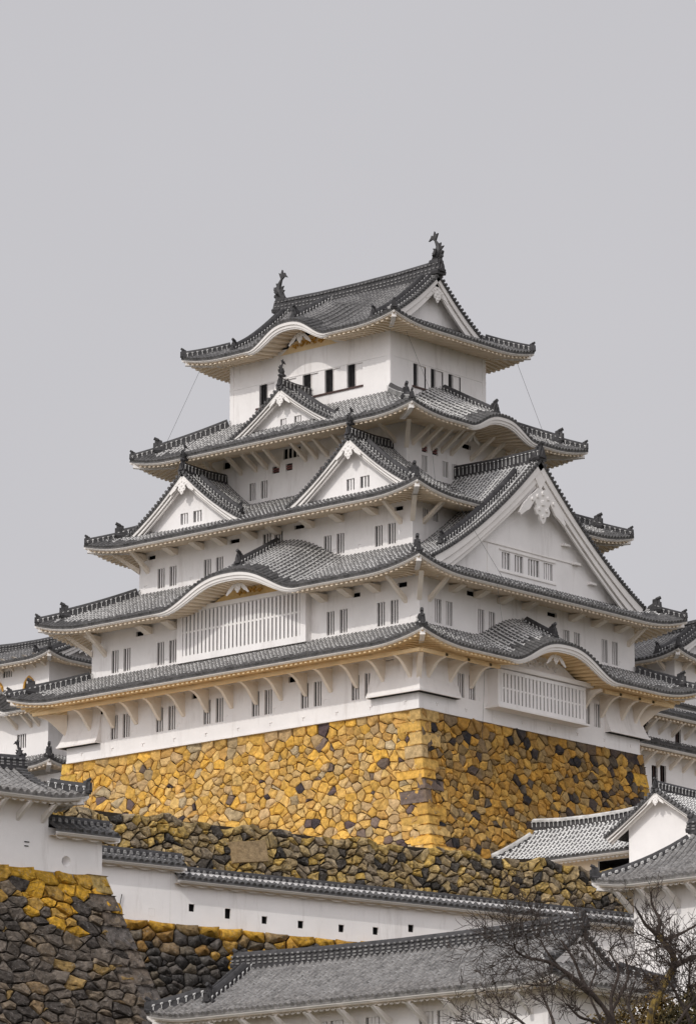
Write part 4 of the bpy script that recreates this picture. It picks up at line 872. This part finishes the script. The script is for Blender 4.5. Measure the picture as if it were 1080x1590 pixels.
# --- upper terrace retaining wall
def strip_wall(name, label, P0, d, n, s0, s1, ztop, H, bt, pal, sp, seed, m=STOD, toprow=0, cov=None, rag=0, **kw):
    t = thing(name, label, 'stone wall', (0, 0, 0), group='stone walls of the castle'); Ls = s1-s0
    def P(s, t_, h=0):
        s = np.asarray(s, float); d_ = t_*.96; o = bt*d_+h; zt = ztop(s+s0)
        return np.stack([P0[0]+d[0]*(s+s0)+n[0]*o, P0[1]+d[1]*(s+s0)+n[1]*o, zt-d_+h*bt], -1)
    mb = MB(); stones(mb, P, Ls, H, sp, pal, toprow=toprow, seed=seed, rag=rag, **kw); mb.build('stone_face', m, t, smooth=kw.get('round_', False))
    mb = MB(); s_, t_ = np.meshgrid(np.linspace(0, Ls, 20), np.linspace(0, H, 8), indexing='ij'); mb.grid(P(s_, t_, 0*s_-.2))
    a, b = P(np.array([0, Ls]), np.array([0, 0]), np.array([-.2, -.2])); k = np.array([n[0], n[1], 0])*1.0
    mb.add([a, b, b-k, a-k], [(0, 1, 2, 3)]); mb.build('backing', GAP, t); return t, P
def palT(s, t, r):
    k = r.random()
    if k < .13: return mixc(r, (.075, .065, .055), (.05, .045, .04))
    if k < .60: return mixc(r, (.34, .25, .13), (.28, .22, .14), (.24, .19, .13))
    return mixc(r, (.38, .27, .11), (.42, .29, .10), (.34, .25, .12), (.44, .29, .08))
tl, PT = strip_wall('terrace_wall', 'rough brown and mossy dry-stone terrace wall between the yellow base and the long white wall', TP, TD, TN, -44, 32, lambda s: -12.0+.16*np.sin(s*.9)+.12*np.sin(s*2.3+1), 9, .22, palT, .56, 21, gap=.05, bulge=.14, asp=1.25, small=.7, rough=.8)
# large squared block in the terrace wall
A_ = unv(385, 1346, TP+TN*.4, TD)
s_c = (A_[:2]-TP)@TD; mb = MB()
q = lambda s, t_, h: PT(np.array(s+44.), np.array(t_), np.array(h))
mb.prism([q(s_c-1.3, .85, -.2), q(s_c+1.25, .8, -.2), q(s_c+1.3, 2.15, -.2), q(s_c-1.25, 2.2, -.2)], [q(s_c-1.26, .89, .22), q(s_c+1.21, .84, .22), q(s_c+1.26, 2.11, .22), q(s_c-1.21, 2.16, .22)])
mb.c = [(.30, .215, .12)]*len(mb.f); mb.build('squared_block', STO, tl)

# --- long low plaster wall and its stone footing
def dob(s): return DP+DD*s
def sz(px, py): v = unv(px, py, DP, DD); return (v[:2]-DP)@DD, v[2]
sL, zL = sz(268, 1351); sR, zR = sz(945, 1413); sb1, zb1 = sz(232, 1428); sb2, zb2 = sz(600, 1469)
kz = ((zR-zL)/(sR-sL)+(zb2-zb1)/(sb2-sb1))/2
print('dobei', sL, zL, sR, zR, sb1, zb1, sb2, zb2, kz)
fd = Fr(tuple(DD), tuple(DN), (DP[0], DP[1], 0)); fd.ax = np.array([DD[0], DD[1], kz])
def zline(z, s, kz=kz): return z-kz*s
zr_ = (zline(zL, sL)+zline(zR, sR))/2-.22; zb_ = (zline(zb1, sb1)+zline(zb2, sb2))/2
dw = thing('plaster_wall', 'long low white plaster wall with a tiled cap and a row of small square loopholes', 'plaster wall', (0, 0, 0), group='low white walls with tiled caps')
lo = []
for px, py in ((233, 1418), (295, 1411), (351, 1420), (408, 1430), (464, 1437), (527, 1443), (580, 1447), (635, 1443)):
    s_, z_ = sz(px, py); z_ -= kz*s_; hh = .27 if px == 351 else .2; lo.append((s_-.16, s_+.16, z_-hh, z_+hh))
mb = MB(); wall_face(mb, fd, sL-.2, sR+3, .25, zb_-.1, zr_, lo); wall_face(mb, fd, sL-.2, sR+3, -.25, zb_-.1, zr_)
mb.add([fd.L(sL-.2, o, z) for o, z in ((-.25, zb_-.1), (.25, zb_-.1), (.25, zr_), (-.25, zr_))]+[fd.L(sR+3, o, z) for o, z in ((-.25, zb_-.1), (.25, zb_-.1), (.25, zr_), (-.25, zr_))], [(0, 1, 2, 3), (4, 5, 6, 7)])
mb.build('wall_face', PLA, dw)
for h in lo: window(dw, fd, h, .252, 0, dep=.3, name='loophole', frame=False)
def cap(parent, fr, a0, a1, z, hw=.82, rise=.42, ends=True):
    Fb = Fr((0, 0), (0, 0)); Fb.og, Fb.ax, Fb.out = fr.og, fr.ax, -fr.out
    mb = MB()
    for f_ in (fr, Fb): tile_slope(mb, (lambda a, r_, h, f_=f_: f_.L(a, hw-r_, z-rise+rise*r_/hw+h)), a0, a1, lambda a: hw, rad=.085)
    ro = mb.build('roof', [TILE, MORG, PAN], parent)
    for f_ in (fr, Fb):
        eaves(ro, f_, a0, a1, hw, lambda a: z-rise+0*a, lambda a, r_: z-rise-.30+.06*r_+0*a, hw-.25, rlim=lambda a: hw-.25, step=.95, wave=.95)
    ridge(ro, [fr.L(a0, 0, z-.04), fr.L(a1, 0, z-.04)], .2, .13, mats=[RIDG, MORG], style='dash')
    return ro
cr_ = cap(dw, fd, sL, sR+3, zr_-.0)
oni(cr_, fd.L(sR+3, 0, zr_+.05), DD, .9)
s1_, z1_ = sz(157, 1314); s2_, z2_ = sz(276, 1334)
dw2 = thing('plaster_wall', 'short shaded white plaster wall with a tiled cap, stepping up left of the loophole wall beside the turret', 'plaster wall', (0, 0, 0), group='low white walls with tiled caps')
z2r = (zline(z1_, s1_)+zline(z2_, s2_))/2-.15
mb = MB(); mb.box(fd, s1_-3, sL-.21, -.26, .24, zb_-.1, z2r-.1); mb.build('wall_face', PLA, dw2); cap(dw2, fd, s1_-3, sL+.5, z2r)
mb = MB(); sw, _ = sz(172, 1400); tube(mb, fd.L(sw, .3, zb_-1.5), fd.L(sw+.5, .3, zb_+1.2), .025); tube(mb, fd.L(sw+.5, .3, zb_+1.2), fd.L(sw+.5, .3, z2r-.6), .025); mb.build('cable', IRON, dw2)
def palD(s, t, r):
    k = r.random()
    if t < .75: return mixc(r, (.50, .28, .04), (.44, .25, .04), (.40, .22, .04), (.25, .17, .08))
    if t < 2.1 and k < .42 and s > 10: return mixc(r, (.48, .27, .04), (.36, .21, .05))
    if k < .14: return mixc(r, (.20, .14, .08), (.26, .15, .05))
    return mixc(r, (.075, .068, .062), (.105, .092, .082), (.05, .046, .044), (.14, .115, .085))
t_, _ = strip_wall('footing_wall', 'dark stone wall with an ochre top course directly under the long low white wall', DP, DD, DN, -8, sR+4, lambda s: zb_+kz*s, 11, .24, palD, .58, 33, toprow=.6, gap=.04, bulge=.12, asp=1.25, small=.7, rough=.6, round_=True)
for o in t_.children: o.location = (DN[0]*.55, DN[1]*.55, -.06)

# --- bastion and turret at the left
sE = unv(158, 1364, BP, BD); sE = (sE[:2]-BP)@BD
def palB(s, t, r):
    k = r.random()
    if t < .8: return mixc(r, (.56, .32, .04), (.52, .30, .04), (.46, .27, .05))
    if t < 4.5 and k < .85-(t-.8)*.30+.22*math.sin(s*1.3): return mixc(r, (.54, .30, .035), (.48, .26, .035), (.40, .24, .06))
    if k < .12: return mixc(r, (.26, .18, .10), (.30, .20, .08))
    return mixc(r, (.115, .095, .078), (.145, .120, .098), (.075, .064, .056), (.18, .14, .10))
bs = thing('bastion_wall', 'battered stone bastion wall at lower left, ochre courses on top and dark rubble below, under the turret', 'stone wall', (0, 0, 0), group='stone walls of the castle')
LB = sE+16; HBn = 15
def PB(s, t, h=0):
    d = t*.94; o = .33*d+.2+h; e = .30*d+.004*d*d; a = -16+(LB+e)*s/LB
    return np.stack([BP[0]+BD[0]*a+BN[0]*o, BP[1]+BD[1]*a+BN[1]*o, -20.42-d+h*.33], -1)
def PB2(s, t, h=0):
    d = t*.94; o = .33*d+.2; e = .30*d+.004*d*d+h; a = sE+e; u = o-s*(8+2*.33*d)/8
    return np.stack([BP[0]+BD[0]*a+BN[0]*u, BP[1]+BD[1]*a+BN[1]*u, -20.42-d+h*.33], -1)
mb = MB(); stones(mb, PB, LB, HBn, .66, palB, toprow=.75, seed=41, gap=.035, bulge=.085, asp=1.4, small=1.1, rough=.7); stones(mb, PB2, 8, HBn, .9, palB, toprow=.8, seed=42, gap=.045, bulge=.15, round_=True); mb.build('stone_face', STOD, bs)
mb = MB()
for P_, L_ in ((PB, LB), (PB2, 8)): s_, t_ = np.meshgrid(np.linspace(0, L_, 16), np.linspace(0, HBn, 10), indexing='ij'); mb.grid(P_(s_, t_, 0*s_-.2))
mb.build('backing', GAP, bs)
mb = MB(); d = 0; k = 0; rc = random.Random(5)
while d < 13:
    h = rc.uniform(.6, 1.15); l1 = rc.uniform(1.2, 2.2) if k % 2 else rc.uniform(.7, 1.2); lp = []
    for dd in (d+.03, d+h-.04):
        a = sE+.30*dd+.004*dd*dd+.06; o = .33*dd+.2+.09; l2 = 1.2
        lp.append([np.array([*(BP+BD*x+BN*y), -20.42-dd+rc.uniform(-.03, .03)]) for x, y in ((a, o), (a-l1, o), (a-l1, o-.6), (a-l2*.5, o-l2), (a, o-l2))])
    mb.add(lp[0]+lp[1], [(0, 1, 2, 3, 4), (5, 6, 7, 8, 9)]+[(i, (i+1) % 5, 5+(i+1) % 5, 5+i) for i in range(5)], 0, mixc(rc, (.16, .135, .115), (.12, .105, .095), (.15, .12, .095)) if k else (.40, .28, .10)); d += h; k += 1
bo = mb.build('corner_stone', STOD, bs); bv = bo.modifiers.new('bevel', 'BEVEL'); bv.width = .07; bv.segments = 2
poly_slab('bastion_top', [tuple(BP+BD*-16+BN*.1), tuple(BP+BD*sE+BN*.1), tuple(BP+BD*sE-BN*9), tuple(BP-BD*16-BN*9)], -34, -20.46, GRAV)

rzB = math.atan2(BD[1], BD[0]); PIT = .40
zt0 = unv(40, 1230, BP+BN*1.2, BD)[2]; zrr = unv(20, 1187, BP-BN*2.6, BD)[2]
print('turret', zt0, zrr)
tu = tower('turret', 'white corner turret with a wavy plastered eave on the bastion at the left edge', (BP[0], BP[1], 0), dict(S=0, E=0, N=5.2, W=15), -20.45, zt0-.15,
    dict(X0=-16.2, X1=1.45, Y0=-1.25, Y1=6.45, ze=zt0, zr=zrr-.2, hip=1.3, vin=.5, ov=1.25, U=.30, Lu=2.2, fish=.42, rh=.42, bw=.4, geg=.5, kud=False, mort=MORG, soffin=.1, wave=.42, tile=TILF), rz=rzB)
struts(tu, FS, [-.35, -1.75, -3.15, -4.6, -6.0], 0, .95, zt0-.42, .75, .09, m=TRIM)
s0_ = (unv(-2, 1300, BP, BD)[:2]-BP)@BD
window(tu, FS, (s0_-.5, s0_+.12, unv(0, 1300, BP, BD)[2], unv(0, 1275, BP, BD)[2]), .005, 1, dep=.006)
mb = MB(); q_ = unv(41, 1310, BP, BD); a_ = (q_[:2]-BP)@BD; mb.box(FS, a_-.12, a_+.14, .002, .04, q_[2]+.05, q_[2]+.1); mb.box(FS, a_-.12, a_+.10, .002, .04, q_[2]-.14, q_[2]-.1); mb.build('wall_mark', RIDG, tu)
# lower wing wall with round gun port
wg = thing('plaster_wall', 'low white wing wall with one round port and a dark mossy tiled cap, attached right of the turret', 'plaster wall', (BP[0], BP[1], 0), rzB, group='low white walls with tiled caps')
ztw = unv(75, 1272, BP, BD)[2]-.15
# wall panel with a round opening
q_ = unv(103, 1338, BP, BD); ca, cz = (q_[:2]-BP)@BD, q_[2]; rr_ = .26
mb = MB(); sq = [(-.5, -.5), (.5, -.5), (.5, .5), (-.5, .5)]; wall_face(mb, FS, .002, sE, 0.0, -20.45, ztw-.25, [(ca-.5, ca+.5, cz-.5, cz+.5)])
ring = [(math.cos(math.pi/8*i+math.pi/8*.0), math.sin(math.pi/8*i)) for i in range(16)]; sqr = [(x/max(abs(x), abs(y))*.5, y/max(abs(x), abs(y))*.5) for x, y in ring]
mb.add([FS.L(ca+x, 0, cz+z) for x, z in sqr]+[FS.L(ca+x*rr_, 0, cz+z*rr_) for x, z in ring]+[FS.L(ca-.08+x*rr_*.45, -.4, cz+z*rr_*.45) for x, z in ring], [(i, (i+1) % 16, 16+(i+1) % 16, 16+i) for i in range(16)]+[(16+i, 16+(i+1) % 16, 32+(i+1) % 16, 32+i) for i in range(16)])
mb.add([FS.L(ca-.08+x*rr_*.45, -.4, cz+z*rr_*.45) for x, z in ring], [tuple(range(16))], 1)
mb.box(FS, .002, sE, -.6, -.5, -20.45, ztw-.25); mb.add([FS.L(sE, o, z) for o, z in ((0, -20.45), (-.6, -20.45), (-.6, ztw-.25), (0, ztw-.25))], [(0, 1, 2, 3)])
mb.build('wall_face', [PLA, DARK], wg)
fw_ = Fr((1, 0), (0, -1), (0, .3, 0)); cap(wg, fw_, .01, sE+.6, ztw+.12, hw=.95, rise=.5)

PIT = .34
# --- long building in the foreground
yr, zrf = -71.07, -25.0; ye = -75.3; ze_f = un(560, 1553, 1, ye)[2]+.1
xl, xr = un(228, 1578, 1, ye)[0], un(858, 1518, 1, ye)[0]
print('front', xl, xr, ze_f, un(228, 1578, 1, ye), un(858, 1518, 1, ye))
fb = thing('long_storehouse', 'long white building with a broad grey tiled roof in the foreground at the bottom', 'building', ((xl+xr)/2, yr, 0))
hw_ = (xr-xl)/2; FT = dict(S=2.95, E=hw_-1.3, N=2.95, W=hw_-1.3); fh = []
ox = (xl+xr)/2
for a, b in ((650, 672), (678, 700), (567, 589), (512, 533), (487, 508)):
    x0_, x1_ = un(a, 1585, 1, yr-2.95)[0]-ox, un(b, 1585, 1, yr-2.95)[0]-ox; zt2 = un(a, 1571+(650-a)*.1, 1, yr-2.95)[2]; fh.append((x0_, x1_, -30.6, un(675, 1570, 1, yr-2.95)[2]))
storey(fb, FT, -34, ze_f+.1, {'S': fh}).build('storey_wall', PLA, fb)
for h in fh: window(fb, FS, h, 2.95, 3, bw=.09)
irimoya(fb, -hw_, hw_, -4.23, 4.23, ze_f, zrf-.42, hip=1.7, vin=.5, ov=1.28, U=.30, Lu=2.6, fish=0, rh=.5, bw=.45, geg=.5, mort=MORG, lin=.72, soffin=.1, wave=.34, tile=TILF, kud='W')
struts(fb, FS, list(np.arange(-hw_+1.8, hw_-1.2, 1.97)), 2.95, 4.0, ze_f-.42, .85, .10, m=TRIM)

# --- building at the right edge
ye = -51.8; zE = un(1000, 1366, 1, ye)[2]; xl = un(918, 1378, 1, ye)[0]; yr = ye+3.9; zR_ = un(1065, 1285, 1, yr)[2]
print('right', xl, zE, zR_, un(1052, 1283, 1, yr))
rb = thing('side_storehouse', 'white building with a sweeping grey hipped roof at the right edge, above the bare trees', 'building', (xl+11, yr, 0))
storey(rb, dict(S=2.5, E=10, N=2.5, W=11+xl*0-1.5), -27, zE+.1).build('storey_wall', PLA, rb)
wl = un(975, 1440, 1, yr-2.5)[0]-(xl+11); 
irimoya(rb, -11, 11, -3.9, 3.9, zE, zR_-.35, hip=3.3, vin=.1, ov=1.4, U=.30, Lu=2.6, fish=0, rh=.5, bw=.3, geg=0, mort=MORG, lin=.50, soffin=.1, kud=False, gfaces='', wave=.34, hipr=False, tile=TILF)
struts(rb, FS, [wl+.2+1.45*k for k in range(7)], 2.5, 3.6, zE-.42, .95, .10, m=TRIM)
print('rb wall left wanted', wl)

# --- gatehouse
CLEAN = True
zg = -10.1; e1 = un(866, 1335, 2, zg); e2 = un(975, 1319, 2, zg); ye = (e1[1]+e2[1])/2; zg = un(920, 1327, 1, ye)[2]+.1
yr = ye+2.9; zrg = un(890, 1272, 1, yr)[2]; xrl = un(833, 1279, 1, yr)[0]
print('gate', ye, zg, zrg, xrl, e1, e2)
gt = thing('gatehouse', 'gatehouse with bright white-jointed tiled roof in front of the right side of the stone base', 'gatehouse', (xrl+5, yr, 0))
gx0 = -5-2.3
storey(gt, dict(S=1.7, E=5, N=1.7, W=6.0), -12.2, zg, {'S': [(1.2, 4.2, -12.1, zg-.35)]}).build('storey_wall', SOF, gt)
window(gt, FS, (1.2, 4.2, -12.1, zg-.35), 1.7, 0, dep=1.5, name='gateway')
irimoya(gt, gx0, 6, -2.9, 2.9, zg, zrg-.35, hip=2.2, vin=.2, ov=1.2, U=.18, Lu=2.0, fish=0, rh=.36, bw=.3, geg=0, mort=FRSH, lin=.7, soffin=.1, kud=False, gfaces='', onis=False, wave=.34, hipr=False, white=True, rst='post')
yg = ye-2.2; ap = un(1016, 1224, 1, yg); fl = un(946, 1292, 1, yg)
print('gable house', ap, fl)
gh_ = thing('gabled_storehouse', 'small white gabled building with a bright sunlit end wall right of the gatehouse', 'building', (ap[0], yg, 0))
hwg = ap[0]-fl[0]
gable(gh_, FS, 0, 0, ap[2]-.1, hwg, ap[2]-fl[2], 12, windows=[], wallbase=-13.5, bw=.32, wallin=.75, geg=.55, rh=.36, ext=1.12, orn='none', kudari=False, cc=1.15, mort=FRSH)
xwl = un(976, 1310, 1, yg+.75)[0]-ap[0]
for o in list(gh_.children):
    if o.name.startswith('gable_wall'): bpy.data.objects.remove(o)
mb = MB(); zt3 = lambda x: ap[2]-.3-(ap[2]-fl[2])*(1.15*abs(x)/hwg-.15*(x/hwg)**2)
xs = np.linspace(xwl, -xwl, 21)
for x0, x1 in zip(xs[:-1], xs[1:]): mb.add([FS.L(x0, -.75, -13.5), FS.L(x1, -.75, -13.5), FS.L(x1, -.75, zt3(x1)), FS.L(x0, -.75, zt3(x0))], [(0, 1, 2, 3)])
for x in (xwl, -xwl): mb.add([FS.L(x, -.75, -13.5), FS.L(x, -11.5, -13.5), FS.L(x, -11.5, zt3(x)), FS.L(x, -.75, zt3(x))], [(0, 1, 2, 3)])
mb.build('storey_wall', PLA, gh_)

CLEAN = False
# ============================================================ TREES AND SHRUBS
def grow(mb, P, r0, r1, depth, rnd, bend=.3, mi=0, n=5, spread=1., up=.12, dens=1.):
    P = np.asarray(P, float); L_ = np.linalg.norm(np.diff(P, axis=0), axis=1).sum()
    sweep(mb, P, circ(1., n), mi if depth < 1 or mi == 0 else 0, up=(.3, .2, .93), cap=False, scale=np.linspace(r0, r1, len(P)))
    if depth >= 3: return
    k = max(2, int(L_*[3.6, 4.6, 7, 7.5][depth]*dens))
    for i in range(k):
        t = rnd.uniform(.18 if depth else .3, 1) if i else 1.; x = t*(len(P)-1); j = min(int(x), len(P)-2); p = P[j]+(P[j+1]-P[j])*(x-j); d = P[j+1]-P[j]; d /= np.linalg.norm(d)
        rr = np.array([rnd.gauss(0, 1) for _ in range(3)]); rr -= rr@d*d; rr /= np.linalg.norm(rr)
        an = rnd.uniform(.45, 1.15)*spread; v = d*math.cos(an)+rr*math.sin(an); v[2] += up; v /= np.linalg.norm(v)
        ln = min(L_*rnd.uniform(.4, .75), 1.1) if depth else min(L_*rnd.uniform(.32, .6), 2.4)
        if depth >= 2: ln = min(ln, .6)
        ra = (r0+(r1-r0)*t)*rnd.uniform(.5, .72); m = 5 if depth < 2 else 4; Q = [p]
        for _ in range(m):
            v = v+np.array([rnd.gauss(0, bend) for _ in range(3)])*.55; v[2] += up*.35; v /= np.linalg.norm(v); Q.append(Q[-1]+v*ln/m)
        grow(mb, Q, max(ra, .012), max(ra*.35, .007), depth+1, rnd, bend, mi, 5 if depth == 0 else 3, spread, up, dens)
def pt(px, py, d, k=0):
    v = ray(px, py); return CAM+v*d/math.hypot(v[0], v[1])
def smooth(P, m=4):
    P = np.array(P); t = np.arange(len(P)); T = np.linspace(0, len(P)-1, (len(P)-1)*m+1); out = []
    for x in T:
        i = min(int(x), len(P)-2); u = x-i; p0, p1, p2, p3 = P[max(i-1, 0)], P[i], P[i+1], P[min(i+2, len(P)-1)]
        out.append(.5*((2*p1)+(-p0+p2)*u+(2*p0-5*p1+4*p2-p3)*u*u+(-p0+3*p1-3*p2+p3)*u**3))
    return np.array(out)
def tree(label, base, limbs, seed, mats=(BARK, BARK), dens=1., up=.1, spread=1.):
    rnd = random.Random(seed); root = thing('bare_tree', label, 'tree', tuple(base), group='bare winter trees at lower right'); mb = MB(); mt = MB()
    for L_, r0, r1, lich in limbs:
        P = smooth([pt(*q)-base for q in L_]); sweep(mt, P, circ(1., 8), 1 if lich else 0, up=(.3, .2, .93), scale=np.linspace(r0, r1, len(P))*(1+.12*np.sin(np.arange(len(P))*1.7)))
        Q = P[int(len(P)*.25):]; rq = r0+(r1-r0)*.4
        grow(mb, Q, rq*.42, r1*.8, 0, rnd, .34, 0, 5, spread, up, dens)
    mt.build('trunk', list(mats), root); mb.build('branches', mats[0], root)
    return root
D1 = 158
tree('bare tree with a lichen-yellow trunk in front of the white building at the right edge', pt(995, 1640, D1), [
    ([(995, 1640, D1), (1012, 1570, D1), (1030, 1530, D1+.3), (1044, 1505, D1+.4), (1046, 1490, D1+.4), (1036, 1470, D1), (1020, 1452, D1)], .17, .10, 1),
    ([(1020, 1452, D1), (1003, 1438, D1-.4), (992, 1420, D1-.7), (985, 1408, D1-.9)], .08, .03, 0),
    ([(1020, 1452, D1), (1024, 1430, D1+.4), (1012, 1405, D1+.6), (1010, 1385, D1+.4)], .08, .025, 0),
    ([(1028, 1460, D1), (1052, 1452, D1-.5), (1075, 1440, D1-.2), (1100, 1425, D1)], .07, .03, 0),
    ([(1044, 1500, D1), (1075, 1488, D1+.8), (1110, 1478, D1+1)], .13, .06, 0)], 7, (BARK, LICH), dens=1.0, up=.12)
D2 = 156
tree('wide dark bare tree with crooked limbs reaching left over the foreground roof', pt(965, 1660, D2), [
    ([(965, 1660, D2), (950, 1590, D2), (920, 1545, D2-.3), (880, 1512, D2-.6), (850, 1494, D2-.8), (820, 1488, D2-1), (802, 1478, D2-1.1), (797, 1465, D2-1.2)], .11, .028, 0),
    ([(930, 1558, D2), (905, 1525, D2+.8), (890, 1490, D2+1.2), (870, 1460, D2+1.4)], .09, .03, 0),
    ([(952, 1592, D2), (948, 1550, D2+.6), (960, 1510, D2+1), (945, 1478, D2+1.2)], .09, .03, 0),
    ([(880, 1512, D2-.6), (850, 1530, D2-.9), (810, 1528, D2-1.2)], .05, .02, 0)], 9, dens=1.05, up=.02)
tree('low bare tree with fine grey twigs at the bottom, left of the wide dark tree', pt(850, 1660, 150), [
    ([(850, 1660, 150), (830, 1610, 150), (800, 1580, 150), (775, 1565, 150)], .08, .03, 0),
    ([(850, 1660, 150), (860, 1600, 150.5), (850, 1565, 151), (840, 1545, 151)], .08, .03, 0),
    ([(850, 1660, 150), (815, 1625, 149), (775, 1600, 149), (745, 1590, 149)], .07, .025, 0)], 13, dens=1.2)
tree('bare tree with thin twigs reaching up in front of the end of the foreground roof', pt(930, 1700, 160), [
    ([(930, 1700, 160), (935, 1600, 160), (915, 1545, 160), (925, 1505, 160.5), (920, 1480, 160.5)], 0.07, .02, 0),
    ([(935, 1600, 160), (965, 1540, 160.5), (975, 1515, 161), (970, 1490, 161)], .08, .025, 0),
    ([(915, 1545, 160), (880, 1515, 159.5), (850, 1480, 159), (838, 1460, 159)], .07, .02, 0)], 23, dens=.75)
tree('bare tree with spreading fine twigs in the bottom right corner', pt(1090, 1700, 156), [
    ([(1090, 1700, 156), (1075, 1600, 156), (1050, 1545, 156), (1035, 1520, 156)], .10, .03, 0),
    ([(1090, 1700, 156), (1085, 1580, 155.5), (1070, 1530, 155), (1072, 1490, 155)], .09, .03, 0)], 29, dens=1.1)
tree('dense bare tree at the bottom between the wide dark tree and the yellow trunk', pt(1000, 1700, 153), [
    ([(985, 1700, 153), (960, 1620, 153), (930, 1590, 153), (900, 1580, 152.5), (880, 1560, 152)], .10, .03, 0),
    ([(985, 1700, 153), (985, 1600, 153), (975, 1560, 153.5), (985, 1525, 153.5)], .09, .03, 0),
    ([(1000, 1700, 153), (1040, 1610, 153), (1065, 1570, 153), (1085, 1540, 153)], .10, .04, 0)], 17, dens=1.0)
def shrub(label, base, blobs, cols, seed, n=2600):
    rnd = random.Random(seed); root = thing('shrub', label, 'shrub', tuple(base), group='shrubs on the slope at lower right'); mb = MB()
    for (px, py, d, r) in blobs:
        c = pt(px, py, d)-base
        for _ in range(int(n*r*r/2.5)):
            v = np.array([rnd.gauss(0, 1) for _ in range(3)]); v /= np.linalg.norm(v); q = c+v*r*rnd.uniform(.55, 1.05)*(1+.25*math.sin(v[0]*7+seed)*math.cos(v[2]*6))*np.array([1, 1, .8])
            a = np.array([rnd.gauss(0, 1) for _ in range(3)]); b = np.array([rnd.gauss(0, 1) for _ in range(3)]); a *= .085/np.linalg.norm(a); b *= .06/np.linalg.norm(b)
            mb.add([q-a, q+b, q+a, q-b], [(0, 1, 2, 3)], 0, mixc(rnd, *cols))
    mb.build('foliage', LEAF, root); m2 = MB(); c0 = np.zeros(3)
    for (px, py, d, r) in blobs: c = pt(px, py, d)-base; sweep(m2, smooth([c0, (c0+c)/2+[.2, .1, 0], c]), circ(1, 5), 0, scale=np.linspace(.09, .03, 9))
    m2.build('stem', BARK, root)
shrub('brown and gold leafy shrub at the bottom right, behind the yellow trunk', pt(1030, 1640, 168), [(1022, 1565, 168, .8), (1005, 1600, 168, .9), (1040, 1588, 169, .9), (1014, 1525, 170, .4)], [(.17, .105, .02), (.10, .065, .03), (.07, .05, .03), (.12, .08, .03)], 3)
shrub('dark olive leafy shrub in the bottom right corner', pt(1080, 1640, 167), [(1078, 1575, 167, 1.1), (1085, 1545, 168, .7), (1060, 1600, 166, 1.2)], [(.05, .04, .015), (.09, .065, .02), (.035, .03, .012)], 5)
shrub('thin dry shrub with yellow-brown leaves below the end of the foreground roof', pt(975, 1640, 172), [(975, 1590, 172, 1.1), (950, 1605, 172, 1.2)], [(.10, .07, .025), (.06, .045, .025), (.14, .09, .02)], 6, 1500)
